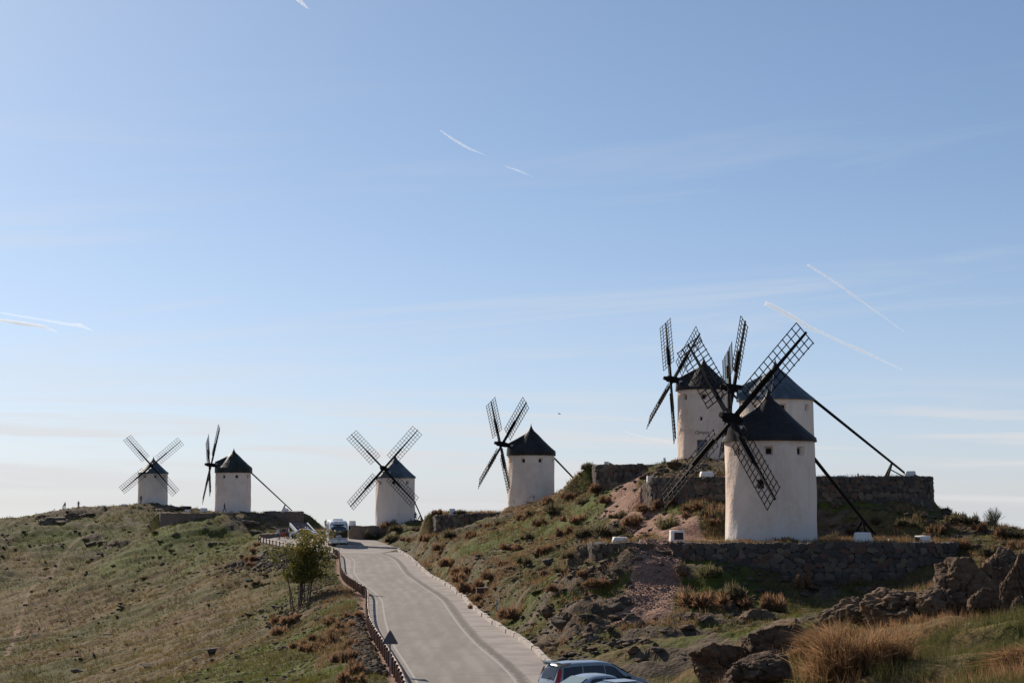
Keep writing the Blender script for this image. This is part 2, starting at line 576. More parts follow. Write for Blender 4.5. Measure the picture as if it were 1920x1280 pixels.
def link(name, data, parent=None, loc=None, rot=None, scale=None, matrix=None):
    o = bpy.data.objects.new(name, data)
    COL.objects.link(o)
    if parent is not None:
        o.parent = parent
    if matrix is not None:
        o.matrix_local = matrix
    else:
        if loc is not None:
            o.location = loc
        if rot is not None:
            o.rotation_euler = rot
        if scale is not None:
            o.scale = scale if isinstance(scale, (tuple, list, Vector)) else (scale,) * 3
    return o


def tag(o, label=None, cat=None, group=None, kind=None):
    for k, v in (('label', label), ('category', cat), ('group', group), ('kind', kind)):
        if v:
            o[k] = v
    return o


def thing(name, label, cat, loc, rotz=0.0, group=None):
    o = link(name, None, None, loc, (0, 0, rotz))
    o.empty_display_size = 0.3
    return tag(o, label, cat, group)

# ------------------------------------------------------------------ materials
MATS = {}


def mat(name):
    m_ = bpy.data.materials.new(name)
    m_.use_nodes = True
    MATS[name] = m_
    return m_, NT(m_.node_tree)


def pos(t):
    return t.n('ShaderNodeNewGeometry').outputs['Position']


def objco(t):
    return t.n('ShaderNodeTexCoord').outputs['Object']


def attr(t, name):
    return t.n('ShaderNodeAttribute', attribute_name=name).outputs['Fac']


def simple(name, col, rough=0.8, var=0.25, scale=3.0, bump=0.0, bscale=12.0, spec=0.3, metal=0.0, world=False, **kw):
    """one colour with procedural wear"""
    m_, t = mat(name)
    v = pos(t) if world else objco(t)
    f = t.noise(v, scale, 5.0, 0.6)
    g = t.noise(v, scale * 6.3, 3.0, 0.6)
    dark = tuple(c * (1 - var) for c in col)
    lite = tuple(min(1, c * (1 + var)) for c in col)
    c = t.mix(t.step(t.m('ADD', t.m('MULTIPLY', f, 0.7), t.m('MULTIPLY', g, 0.3)), 0.3, 0.7), dark, lite)
    nrm = t.bump(t.noise(v, bscale, 5.0, 0.6), bump, 0.03) if bump else None
    t.out(c, rough, nrm, spec, metal, **kw)
    return m_


def thin(t, c, amount=0.45, rough=0.8, spec=0.12):
    """thin leaf or blade: light shines through"""
    b = t.out(c, rough, None, spec)
    tl = t.n('ShaderNodeBsdfTranslucent')
    t.put(tl.inputs[0], c)
    ms = t.n('ShaderNodeMixShader')
    ms.inputs[0].default_value = amount
    t.t.links.new(b.outputs[0], ms.inputs[1])
    t.t.links.new(tl.outputs[0], ms.inputs[2])
    t.t.links.new(ms.outputs[0], [n_ for n_ in t.t.nodes if n_.type == 'OUTPUT_MATERIAL'][0].inputs['Surface'])


# ground: grass, dry grass, soil, rock, gravel by attributes and noise
def ground_cover(t, p):
    big = t.noise(p, 0.045, 4.0, 0.55)
    mid = t.noise(t.vmul(p, (1.0, 0.55, 1.0)), 0.22, 5.0, 0.6)
    fine = t.noise(p, 1.6, 4.0, 0.65)
    green = t.mix(fine, (0.046, 0.043, 0.012), (0.096, 0.085, 0.024))
    dry = t.mix(fine, (0.090, 0.062, 0.025), (0.165, 0.115, 0.048))
    brown = t.mix(fine, (0.072, 0.042, 0.021), (0.135, 0.078, 0.038))
    d = t.m('ADD', t.m('MULTIPLY', t.m('SUBTRACT', big, 0.5), 1.4), t.m('ADD', mid, t.m('MULTIPLY', t.m('SUBTRACT', fine, 0.5), 0.5)))
    c = t.mix(t.step(t.m('ADD', d, attr(t, 'dry')), 0.42, 0.62), green, dry)
    e = t.noise(t.vadd(p, (31.0, 7.0, 3.0)), 0.16, 5.0, 0.6)
    c = t.mix(t.step(t.m('ADD', e, t.m('MULTIPLY', attr(t, 'dry'), 0.6)), 0.54, 0.66, 0.0, 0.9), c, brown)
    lush = t.mix(fine, (0.050, 0.062, 0.011), (0.105, 0.112, 0.022))
    c = t.mix(t.m('MULTIPLY', attr(t, 'lush'), t.step(t.m('ADD', mid, t.m('MULTIPLY', t.m('SUBTRACT', fine, 0.5), 0.6)), 0.36, 0.56)), c, lush)
    return c


M_GROUND, t = mat('ground_cover')
p = pos(t)
c = ground_cover(t, p)
rn = t.noise(p, 0.9, 6.0, 0.65)
rf = t.noise(p, 5.0, 5.0, 0.65)
rock = t.mix(t.step(rn, 0.35, 0.65), (0.050, 0.035, 0.024), (0.135, 0.096, 0.065))
rock = t.mix(t.step(rf, 0.55, 0.75, 0.0, 0.6), rock, (0.21, 0.17, 0.13))
rmask = t.step(t.m('ADD', attr(t, 'rock'), t.m('MULTIPLY', t.m('SUBTRACT', rf, 0.5), 1.6)), 0.42, 0.62)
c = t.mix(rmask, c, rock)
vor = t.n('ShaderNodeTexVoronoi')
t.put(vor.inputs['Vector'], p)
vor.inputs['Scale'].default_value = 5.0
grav = t.mix(t.step(t.noise(p, 7.0, 3.0), 0.35, 0.65), (0.165, 0.086, 0.056), (0.320, 0.180, 0.122))
grav = t.mix(t.m('MULTIPLY', vor.outputs['Color'], 0.35), grav, (0.33, 0.23, 0.185))
c = t.mix(t.step(t.m('ADD', attr(t, 'path'), t.m('MULTIPLY', t.m('SUBTRACT', rf, 0.5), 0.7)), 0.35, 0.6), c, grav)
hgt = t.m('ADD', t.noise(p, 3.0, 6.0, 0.7), t.m('MULTIPLY', vor.outputs['Distance'], 0.5))
t.out(c, 0.95, t.bump(hgt, 0.9, 0.12), 0.12)

# grass blades take the colour of the ground they grow in, a little lighter
M_GRASS, t = mat('grass_blade')
p = pos(t)
c = ground_cover(t, p)
c = t.mix(attr(t, 'shade'), c, t.mix(1.0, c, (1.75, 1.65, 1.35), 'MULTIPLY'))
thin(t, c, 0.4)

M_DRYGRASS, t = mat('dry_grass')
c = t.mix(attr(t, 'shade'), (0.125, 0.058, 0.026), (0.46, 0.285, 0.145))
thin(t, c, 0.5)
M_GREENBLADE, t = mat('green_blade')
c = t.mix(attr(t, 'shade'), (0.056, 0.056, 0.016), (0.165, 0.150, 0.056))
thin(t, c, 0.45)


def shrub_mat(name, a, b):
    m_, t = mat(name)
    c = t.mix(attr(t, 'shade'), a, b)
    rnd = t.n('ShaderNodeObjectInfo').outputs['Random']
    c = t.mix(t.m('MULTIPLY', rnd, 0.45), c, t.mix(0.5, a, (0.05, 0.045, 0.03)))
    thin(t, c, 0.45)
    return m_


M_SHRUB_BROWN = shrub_mat('shrub_brown', (0.150, 0.088, 0.052), (0.400, 0.235, 0.130))
M_SHRUB_DARK = shrub_mat('shrub_dark', (0.085, 0.070, 0.042), (0.215, 0.175, 0.095))
M_SHRUB_OLIVE = shrub_mat('shrub_olive', (0.110, 0.095, 0.045), (0.270, 0.225, 0.110))


def rock_mat(name, a, b, lichen):
    m_, t = mat(name)
    o = objco(t)
    p = pos(t)
    n1 = t.noise(t.vmul(p, (1.0, 1.0, 2.2)), 1.3, 6.0, 0.65, 0.4)
    n2 = t.noise(p, 9.0, 5.0, 0.7)
    c = t.mix(t.step(n1, 0.35, 0.65), a, b)
    c = t.mix(t.step(n2, 0.52, 0.72, 0.0, 0.7), c, lichen)
    rnd = t.n('ShaderNodeObjectInfo').outputs['Random']
    c = t.mix(t.m('MULTIPLY', rnd, 0.35), c, tuple(x * 0.6 for x in a))
    strat = t.noise(t.vmul(p, (1.2, 2.2, 7.0)), 1.6, 5.0, 0.6, 0.6)
    h = t.m('ADD', t.m('MULTIPLY', n2, 0.5), strat)
    t.out(c, 0.93, t.bump(h, 1.0, 0.12), 0.2)
    return m_


M_ROCK = rock_mat('lichen_rock', (0.088, 0.053, 0.033), (0.205, 0.130, 0.080), (0.350, 0.250, 0.150))
M_ROCK_GREY = rock_mat('grey_rock', (0.068, 0.049, 0.036), (0.175, 0.128, 0.092), (0.270, 0.210, 0.150))

# wall stones: colour picked by stone
M_STONE, t = mat('wall_stone')
p = pos(t)
g = t.n('ShaderNodeNewGeometry')
rnd = t.m('FRACT', t.m('ADD', t.n('ShaderNodeObjectInfo').outputs['Random'], g.outputs['Random Per Island']))
cr = t.n('ShaderNodeValToRGB')
cr.color_ramp.interpolation = 'CONSTANT'
for i, (f, cc) in enumerate([(0.0, (0.085, 0.070, 0.060)), (0.22, (0.150, 0.110, 0.082)), (0.42, (0.105, 0.088, 0.076)), (0.58, (0.145, 0.080, 0.056)), (0.72, (0.070, 0.060, 0.052)), (0.86, (0.190, 0.140, 0.100))]):
    e = cr.color_ramp.elements[i] if i < 2 else cr.color_ramp.elements.new(f)
    e.position = f
    e.color = (*cc, 1)
t.put(cr.inputs[0], rnd)
n2 = t.noise(p, 11.0, 5.0, 0.7)
c = t.mix(t.step(n2, 0.35, 0.75, 0.0, 0.6), cr.outputs[0], (0.06, 0.05, 0.042))
t.out(c, 0.95, t.bump(n2, 0.7, 0.05), 0.15)
M_MORTAR = simple('wall_core', (0.060, 0.047, 0.038), 0.95, 0.3, 2.0, 0.8, 9.0, world=True)

# masonry too far away to tell the stones apart
M_FARWALL, t = mat('far_masonry')
p = pos(t)
vor = t.n('ShaderNodeTexVoronoi')
t.put(vor.inputs['Vector'], p)
vor.inputs['Scale'].default_value = 2.6
c = t.mix(vor.outputs['Color'], (0.105, 0.078, 0.062), (0.235, 0.165, 0.125))
c = t.mix(t.noise(p, 0.7, 4.0), c, (0.16, 0.115, 0.09))
t.out(c, 0.95, t.bump(vor.outputs['Distance'], 0.8, 0.08), 0.15)


def plaster(name, base, stain, amount, foot=None, peel=0.0, seed=0.0):
    """lime wash over masonry, with stains and peeled spots"""
    m_, t = mat(name)
    o = t.vadd(objco(t), (seed * 7.1, seed * 3.3, seed))
    n1 = t.noise(o, 0.55, 6.0, 0.6, 0.5)
    n2 = t.noise(o, 3.2, 6.0, 0.65)
    streak = t.noise(t.vmul(o, (2.6, 2.6, 0.25)), 1.2, 5.0, 0.6)
    f = t.m('ADD', t.m('MULTIPLY', n1, 0.65), t.m('MULTIPLY', n2, 0.35))
    c = t.mix(t.step(f, 0.40, 0.68, 0.0, amount), base, stain)
    c = t.mix(t.step(streak, 0.50, 0.72, 0.0, 0.5), c, tuple(x * 0.78 for x in base))
    sp = t.n('ShaderNodeSeparateXYZ')
    t.put(sp.inputs[0], objco(t))
    if foot:
        k = t.step(t.m('ADD', sp.outputs[2], t.m('MULTIPLY', t.m('SUBTRACT', n1, 0.5), 2.5)), 2.2, 0.2, 0.0, 0.75)
        c = t.mix(k, c, foot)
    if peel:
        pn = t.noise(t.vadd(o, (5.0, 9.0, 2.0)), 1.1, 6.0, 0.62, 0.3)
        low = t.step(sp.outputs[2], 4.2, 0.6)
        c = t.mix(t.step(t.m('ADD', pn, t.m('MULTIPLY', low, peel)), 0.70, 0.735, 0.0, 0.8), c, (0.34, 0.235, 0.19))
    h = t.m('ADD', t.noise(o, 2.4, 6.0, 0.6), t.m('MULTIPLY', n2, 0.5))
    t.out(c, 0.92, t.bump(h, 0.95, 0.07), 0.15)
    return m_


M_PLASTER = [
    plaster('limewash_plain', (0.842, 0.688, 0.564), (0.679, 0.504, 0.395), 0.5, (0.702, 0.630, 0.592), 0.0, 1),
    plaster('limewash_warm', (0.842, 0.683, 0.564), (0.667, 0.493, 0.385), 0.6, (0.679, 0.604, 0.564), 0.0, 2),
    plaster('limewash_clean', (0.842, 0.688, 0.569), (0.702, 0.536, 0.423), 0.5, (0.714, 0.635, 0.583), 0.0, 3),
    plaster('limewash_peeling', (0.831, 0.677, 0.555), (0.667, 0.493, 0.385), 0.6, None, 0.13, 4),
    plaster('limewash_pink', (0.807, 0.640, 0.517), (0.655, 0.441, 0.329), 0.8, None, 0.10, 5),
    plaster('limewash_cool', (0.831, 0.688, 0.569), (0.702, 0.546, 0.432), 0.5, None, 0.0, 6),
    plaster('limewash_near', (0.807, 0.646, 0.531), (0.632, 0.452, 0.357), 0.65, (0.667, 0.604, 0.573), 0.0, 7),
]
M_WHITEBLOCK = plaster('limewash_block', (0.84, 0.77, 0.69), (0.64, 0.54, 0.46), 0.5, None, 0.0, 9)
M_WHITE_RENDER = simple('white_render', (0.74, 0.72, 0.69), 0.9, 0.1, 2.0, 0.4)  # plain white render of the stair parapets, one even tone


def roof_mat(name, a, b, rough):
    m_, t = mat(name)
    o = objco(t)
    n1 = t.noise(t.vmul(o, (1.0, 1.0, 0.5)), 0.9, 5.0, 0.6)
    n2 = t.noise(o, 6.0, 5.0, 0.65)
    c = t.mix(t.step(t.m('ADD', t.m('MULTIPLY', n1, 0.6), t.m('MULTIPLY', n2, 0.4)), 0.35, 0.68), a, b)
    t.out(c, rough, t.bump(t.m('ADD', n2, n1), 0.45, 0.05), 0.14)
    return m_


M_ROOF_BLACK = roof_mat('roof_black', (0.016, 0.014, 0.0135), (0.040, 0.034, 0.032), 0.6)
M_ROOF_GREEN = roof_mat('roof_blackgreen', (0.018, 0.022, 0.018), (0.040, 0.048, 0.040), 0.55)
M_ROOF_SLATE = roof_mat('roof_slate', (0.058, 0.070, 0.084), (0.120, 0.140, 0.160), 0.6)
M_DARKWOOD = simple('tarred_wood', (0.012, 0.010, 0.010), 0.8, 0.4, 2.0, 0.4, spec=0.12)
M_OLDWOOD = simple('weathered_wood', (0.060, 0.045, 0.034), 0.8, 0.4, 2.0, 0.4)
M_RAILWOOD = simple('brown_rail_wood', (0.230, 0.118, 0.070), 0.6, 0.3, 1.5, 0.3, spec=0.4)
M_POSTWOOD = simple('dark_post_wood', (0.105, 0.046, 0.028), 0.75, 0.35, 2.0, 0.3)
M_HOLE = simple('dark_interior', (0.012, 0.011, 0.010), 0.9, 0.2)
M_DOOR = simple('blue_grey_door', (0.075, 0.115, 0.160), 0.6, 0.25, 2.0, 0.2)
M_SHUTTER = simple('dark_shutter', (0.040, 0.034, 0.034), 0.7, 0.3)
M_PLAQUE = simple('bronze_plaque', (0.040, 0.024, 0.018), 0.5, 0.4, 4.0, 0.2)
M_ZINC = simple('zinc_sheet', (0.34, 0.35, 0.36), 0.5, 0.2, metal=0.5)
M_STEEL = simple('galvanised_steel', (0.30, 0.31, 0.32), 0.5, 0.15, metal=0.6)
M_INK = simple('painted_lettering', (0.030, 0.026, 0.030), 0.8, 0.2)

# ------------------------------------------------------------------ terrain sheet
def blob(px, r):
    return [(*hit(x, y)[:2], r * (1 if len(q) == 0 else q[0])) for x, y, *q in px]


LUSH = blob([(330, 1012), (430, 1022), (200, 1015), (270, 1040), (120, 1010), (380, 1040), (640, 1090), (670, 1130, .5), (690, 1200, .4), (550, 1255, .8), (450, 1245, .8), (520, 1270, .8), (640, 1240, .6),
             (1310, 1072, .5), (1290, 1090, .5), (1340, 1050, .4), (1330, 940, .5), (1300, 930, .5), (1000, 1000), (940, 1015), (1060, 975), (1050, 1095, .6), (1000, 1120, .6), (1560, 1150, .6), (1640, 1130, .6), (1480, 1160, .6), (1010, 1225, .2),
             (1500, 1018, .5), (1560, 935, .4)], 12.0)
LUSH += [(9.6, 26.0, 2.6), (8.0, 22.0, 1.6)]
ROCKY = blob([(1100, 1160), (1050, 1165), (1150, 1210), (1250, 1220), (1330, 1185), (1030, 1195), (1080, 1215), (1200, 1240), (1120, 1235), (1400, 1150, .6), (1440, 1160, .6), (1540, 1110, .6), (470, 975, 1.5), (170, 1015, 1.2), (215, 1030, 1.2), (1610, 1010), (1700, 1000), (1560, 1000),
              (1120, 1000, .7), (1160, 990, .7), (1090, 1050, .6), (540, 965, 1.2), (1780, 990), (1820, 1010)], 5.0)
ROCKY += [(*W2(1290, 885, 150), 6), (*W2(1250, 893, 146), 5), (*W2(1330, 880, 160), 6), (*W2(130, 965, 331), 8), (*W2(160, 960, 331), 8), (*W2(320, 945, 330), 9)]
ROUGH += ROCKY + [(*W2(1450, 1230, 44), 7.0), (*W2(1700, 1190, 38), 6.0), (*W2(1600, 1190, 42), 6.0)]
DRY = blob([(100, 1180), (250, 1200), (60, 1250), (200, 1130), (350, 1200), (150, 1090), (620, 1190, .8), (540, 1180, .8), (580, 1160, .7), (640, 1170, .6), (660, 1220, .5), (500, 1215, .7), (390, 1100)], 16.0)


def blobs(X, Y, lst, nz):
    v = np.zeros(X.shape)
    for bx, by, r in lst:
        d = np.hypot(X - bx, (Y - by) * 0.8) / r
        v = np.maximum(v, 1 - sstep(0.35, 1.0, d + nz))
    return v


def ground_attrs(X, Y):
    nz = (fbm(X / 3, Y / 3, 3, 41) - 0.5) * 0.9
    t_ = X * 0.35 + Y * 0.9
    s_ = -X * 0.9 + Y * 0.35
    led = fbm(s_ / 5.0, t_ / 1.6, 4, 11)
    rock = sstep(0.54, 0.66, led) * (0.30 + 0.45 * sstep(0.4, 0.62, fbm(X / 25, Y / 25, 2, 5))) * np.where(X < railX(Y), 0.75, 1.0)
    rock = np.maximum(rock, blobs(X, Y, ROCKY, nz) * (0.22 + 0.55 * sstep(0.40, 0.60, led + nz * 0.25)))
    # cut bank beside the road
    dr = X - kerbX(Y)
    rock = np.maximum(rock, np.where((dr > 0.3) & (dr < 3.5) & (Y > 110) & (Y < 226), 0.6 * sstep(0.42, 0.62, fbm(X / 1.2, Y / 1.2, 3, 61)), 0))
    rip = 1 - sstep(2.0, 5.0, seg_dist(X, Y, RIPRAP) + nz * 2)
    rock = np.maximum(rock, rip * 0.9)
    path = 1 - sstep(0.9, 2.0, seg_dist(X, Y, PATH) + nz * 1.1)
    path = np.maximum(path, 1 - sstep(0.8, 2.0, seg_dist(X, Y, PATH2) + nz))
    path = np.maximum(path, 1 - sstep(0.9, 2.1, seg_dist(X, Y, PATH[:2]) + nz * 1.3))
    path = np.maximum(path, (1 - sstep(0.2, 0.8, seg_dist(X, Y, LEFT_PATH) + nz * 0.7)) * 0.48)
    for poly, zt, soft, ys in TERRACES[1:]:
        sd = poly_sd(X, Y, poly)
        path = np.maximum(path, np.where(sd < 0, 0.55, 0) * sstep(0.4, 0.6, fbm(X / 2, Y / 2, 3, 71)))
    rl = railX(Y) - X
    path = np.maximum(path, np.where((Y > 20) & (Y < 218) & (rl > -1.5), 0.6 * (1 - sstep(0.2, 1.2, rl + nz)), 0))
    path = np.maximum(path, (1 - sstep(-0.5, 1.0, poly_sd(X, Y, LOT))) * 0.8)
    rock = np.where((Y < 60) & (X > 0), rock * 0.35, rock)
    lush = blobs(X, Y, LUSH, nz)
    dry = blobs(X, Y, DRY, nz) * 0.13 - lush * 0.06 - np.where(X < railX(Y), 0.055, 0.0)
    return dict(rock=rock, path=path, lush=lush, dry=dry)


ys = np.concatenate([np.arange(-50, 14, 2.0), np.arange(14, 60, 0.26), np.arange(60, 130, 0.34), np.arange(130, 262, 0.6), np.arange(262, 350, 0.9), np.arange(350, 440, 4.0)])
us = np.linspace(-0.42, 0.42, 800)
XX = us[None, :] * (ys[:, None] + 62.0)
YY = np.broadcast_to(ys[:, None], XX.shape).copy()
ZZ = ground(XX, YY)
GA = ground_attrs(XX, YY)
ZZ[0, :] -= 40
ZZ[-1, :] -= 60
ZZ[:, 0] -= 50
ZZ[:, -1] -= 50
nr, nc = XX.shape
idx = np.arange(nr * nc).reshape(nr, nc)
quads = np.stack([idx[:-1, :-1], idx[:-1, 1:], idx[1:, 1:], idx[1:, :-1]], -1).reshape(-1, 4)
me = np_mesh('hillside', np.stack([XX, YY, ZZ], -1).reshape(-1, 3), quads, True, [M_GROUND], attrs={k: v.ravel() for k, v in GA.items()})
tag(link('hillside', me), 'grassy stony hilltop with rock ledges and dry slopes', kind='structure')

# the plain below the hills
rr = np.array([0, 200, 420, 520, 650, 800, 1000, 1400, 2000, 3000])
zz = np.array([-75, -75, -75, -80, -90, -100, -106, -110, -112, -113.0])
th = np.linspace(0, 2 * math.pi, 72, endpoint=False)
pv = np.array([(r * math.cos(a), r * math.sin(a), z + (0 if r < 600 else 4 * math.sin(3 * a + r))) for r, z in zip(rr[1:], zz[1:]) for a in th] + [(0, 0, -75)])
n_ = len(th)
pf = [(i * n_ + k, i * n_ + (k + 1) % n_, (i + 1) * n_ + (k + 1) % n_, (i + 1) * n_ + k) for i in range(len(rr) - 2) for k in range(n_)]
pt = [(len(pv) - 1, k, (k + 1) % n_) for k in range(n_)]
M_PLAIN = simple('dry_plain', (0.20, 0.17, 0.11), 0.95, 0.3, 0.01, world=True)
tag(link('plain', np_mesh('plain', pv, [np.array(pf), np.array(pt)], True, [M_PLAIN])), kind='structure')

# ------------------------------------------------------------------ road
M_ROAD, t = mat('worn_asphalt')
p = pos(t)
n1 = t.noise(t.vmul(p, (1.0, 0.12, 1.0)), 0.9, 5.0, 0.6)
n2 = t.noise(p, 0.35, 5.0, 0.6)
n3 = t.noise(p, 14.0, 4.0, 0.7)
c = t.mix(t.step(n1, 0.35, 0.65), (0.190, 0.162, 0.138), (0.250, 0.216, 0.186))
c = t.mix(t.step(n2, 0.50, 0.72, 0.0, 0.5), c, (0.162, 0.138, 0.118))
crk = t.n('ShaderNodeTexVoronoi', feature='DISTANCE_TO_EDGE')
t.put(crk.inputs['Vector'], t.vadd(t.vmul(p, (0.35, 0.22, 1.0)), t.vmul(t.n('ShaderNodeTexNoise').outputs['Color'], (0.4, 0.4, 0.4))))
crk.inputs['Scale'].default_value = 0.55
c = t.mix(t.step(crk.outputs['Distance'], 0.010, 0.003, 0.0, 0.55), c, (0.09, 0.08, 0.072))
c = t.mix(t.step(n3, 0.5, 0.8, 0.0, 0.3), c, (0.30, 0.26, 0.225))
lat = attr(t, 'lat')
for ctr_ in (0.20, 0.42, 0.62, 0.84):      # worn wheel tracks
    c = t.mix(t.step(t.m('ABSOLUTE', t.m('SUBTRACT', lat, t.m('ADD', ctr_, t.m('MULTIPLY', t.m('SUBTRACT', n1, 0.5), 0.08)))), 0.075, 0.02, 0.0, 0.32), c, (0.150, 0.128, 0.110))
wob = t.m('ADD', lat, t.m('MULTIPLY', t.m('SUBTRACT', t.noise(p, 1.1, 5.0, 0.7), 0.5), 0.16))
c = t.mix(t.m('MULTIPLY', t.step(wob, 1.02, 1.06), t.step(wob, 1.16, 1.10, 0.0, 0.75)), c, (0.085, 0.066, 0.052))
c = t.mix(t.step(wob, 0.02, -0.06, 0.0, 0.5), c, (0.20, 0.155, 0.12))
patch = t.n('ShaderNodeTexVoronoi')
t.put(patch.inputs['Vector'], t.vmul(p, (0.16, 0.07, 0.0)))
patch.inputs['Scale'].default_value = 1.0
c = t.mix(t.step(patch.outputs['Color'], 0.62, 0.66, 0.0, 0.22), c, (0.16, 0.14, 0.122))
t.out(c, 0.9, t.bump(n3, 0.5, 0.01), 0.25)
M_SHOULDER, t = mat('concrete_shoulder')
p = pos(t)
n1 = t.noise(p, 0.5, 5.0, 0.6)
n3 = t.noise(p, 9.0, 5.0, 0.7)
c = t.mix(t.step(n1, 0.35, 0.65), (0.235, 0.200, 0.178), (0.320, 0.275, 0.245))
sp = t.n('ShaderNodeSeparateXYZ')
t.put(sp.inputs[0], p)
jw = t.m('FRACT', t.m('MULTIPLY', t.m('ADD', sp.outputs[1], t.m('MULTIPLY', n1, 0.5)), 0.26))
c = t.mix(t.step(t.m('ABSOLUTE', t.m('SUBTRACT', jw, 0.5)), 0.018, 0.006, 0.0, 0.65), c, (0.10, 0.082, 0.07))
c = t.mix(t.step(n3, 0.5, 0.78, 0.0, 0.4), c, (0.20, 0.165, 0.145))
t.out(c, 0.93, t.bump(n3, 0.5, 0.015), 0.2)
M_LINE, t = mat('worn_white_line')
p = pos(t)
c = t.mix(t.step(t.noise(p, 6.0, 5.0, 0.7), 0.45, 0.68, 0.0, 0.75), (0.34, 0.315, 0.285), (0.23, 0.20, 0.175))
t.out(c, 0.85, None, 0.2)
M_KERB = simple('concrete_kerb', (0.400, 0.345, 0.300), 0.92, 0.25, 1.2, 0.5, world=True)


def strip(name, fl, fr, y0, y1, dz, m_, step=0.5, across=10, edge=None):
    Y = np.arange(y0, y1 + 1e-6, step)
    L, Rr = fl(Y), fr(Y)
    s = np.linspace(0, 1, across + 1)
    X = L[:, None] * (1 - s) + Rr[:, None] * s
    if edge is not None:
        X[:, -1] += (fbm(Y / 1.3, Y * 0, 3, 91) - 0.5) * edge
    Yg = np.broadcast_to(Y[:, None], X.shape)
    Z = road_z(Yg) + dz
    i = np.arange(X.size).reshape(X.shape)
    q = np.stack([i[:-1, :-1], i[:-1, 1:], i[1:, 1:], i[1:, :-1]], -1).reshape(-1, 4)
    lat = (X - lineLX(Yg)) / (lineRX(Yg) - lineLX(Yg))
    return tag(link(name, np_mesh(name, np.stack([X, Yg, Z], -1).reshape(-1, 3), q, True, [m_], attrs={'lat': lat.ravel()})), kind='structure')


road = strip('road', lambda Y: railX(Y) + 0.1, lambda Y: kerbX(Y) + 0.0, 62, 218, 0.0, M_ROAD, across=40)
strip('road_shoulder', lambda Y: lineRX(Y) + 0.75, lambda Y: kerbX(Y) + 0.02, 76, 219, 0.006, M_SHOULDER)
strip('gutter_strip', lambda Y: railX(Y) + 0.12, lambda Y: lineLX(Y) - 0.28 - 0.35 * fbm(Y / 6, Y * 0 + 2, 2, 8), 70, 214, 0.006, M_SHOULDER, across=3)
for f_, a_, b_ in ((lineLX, 66, 212), (lineRX, 66, 212)):
    strip('road_marking', lambda Y: f_(Y) - 0.065, lambda Y: f_(Y) + 0.065, a_, b_, 0.012, M_LINE, across=1)
# car park surface
lot_c = LOT.mean(0)
lv, lf = [], []
rings = 10
dense = []
for i in range(len(LOT)):
    a, b = LOT[i], LOT[(i + 1) % len(LOT)]
    for k in range(8):
        dense.append(a + (b - a) * k / 8)
for rI in range(rings + 1):
    for d_ in dense:
        q = lot_c + (d_ - lot_c) * (rI / rings)
        lv.append((q[0], q[1], float(road_z(q[1])) + 0.012))
nd = len(dense)
lf = [(i * nd + k, i * nd + (k + 1) % nd, (i + 1) * nd + (k + 1) % nd, (i + 1) * nd + k) for i in range(rings) for k in range(nd)]
tag(link('car_park', np_mesh('car_park', lv, np.array(lf), True, [M_SHOULDER])), kind='structure')
# bay under the near cars
bx = np.linspace(0.5, 9.0, 29)
by = np.linspace(54, 77, 65)
BX, BY = np.meshgrid(bx, by)
BZ = ground(BX, BY, False) + 0.02
BZ = np.where(poly_sd(BX, BY, np.array([(1, 54), (8, 54), (8, 75), (1, 76)])) < 0.5, BZ, BZ - 0.2)
i = np.arange(BX.size).reshape(BX.shape)
q = np.stack([i[:-1, :-1], i[:-1, 1:], i[1:, 1:], i[1:, :-1]], -1).reshape(-1, 4)
tag(link('parking_bay', np_mesh('parking_bay', np.stack([BX, BY, BZ], -1).reshape(-1, 3), q, True, [M_SHOULDER])), kind='structure')

# kerb stones, one by one, as pieces of the kerb
kerb = tag(link('kerb', None, None, (0, 0, 0)), 'pale concrete kerb along the right side of the road', kind='structure')
Yk = 78.0
while Yk < 223:
    ln = random.uniform(1.3, 2.1)
    a = Vector((float(kerbX(Yk)), Yk, float(road_z(Yk))))
    b = Vector((float(kerbX(Yk + ln)), Yk + ln, float(road_z(Yk + ln))))
    d = (b - a)
    L_ = d.length - 0.025
    rz_ = math.atan2(d.y, d.x)
    mb = MB()
    h_, w_ = 0.16 + random.uniform(-0.03, 0.02), 0.24
    mb.box((0, 0, -0.05), (L_, w_ + 0.04, 0.30))
    mb.box((0, 0, 0.10 + h_ / 2), (L_, w_, h_), taper=0.93)
    o = mb.obj('kerb_stone', M_KERB, kerb)
    o.location = (a + b) / 2 + Vector((random.uniform(-0.05, 0.05) + 0.14, 0, random.uniform(-0.02, 0.01)))
    o.rotation_euler = (random.uniform(-0.03, 0.03), -math.asin(d.z / d.length), rz_)
    Yk += ln
# kerb behind the car park, facing the camera
for k in range(6):
    a, b = Vector((-15.7 - k * 1.55, 225 + k * 0.9, 0)), Vector((-15.7 - (k + 1) * 1.55 + 0.03, 225 + (k + 1) * 0.9, 0))
    c_ = (a + b) / 2
    o = MB().box((0, 0, 0.08), ((b - a).length, 0.25, 0.34)).obj('kerb_stone', M_KERB, kerb)
    o.location = (c_.x, c_.y, float(road_z(c_.y)))
    o.rotation_euler = (0, 0, math.atan2((b - a).y, (b - a).x))

# ------------------------------------------------------------------ wooden guard rail along the left side
rail_line = [(float(railX(Y)), Y) for Y in np.arange(66, 217.5, 0.5)] + [(-24.4, 217.7), (-28.4, 223.2), (-32, 228), (-35.6, 235.5), (-37.6, 240), (-37.7, 242)]
seg = [0.0]
for a, b in zip(rail_line[:-1], rail_line[1:]):
    seg.append(seg[-1] + math.hypot(b[0] - a[0], b[1] - a[1]))


def along(s):
    return np.interp(s, seg, [q[0] for q in rail_line]), np.interp(s, seg, [q[1] for q in rail_line])


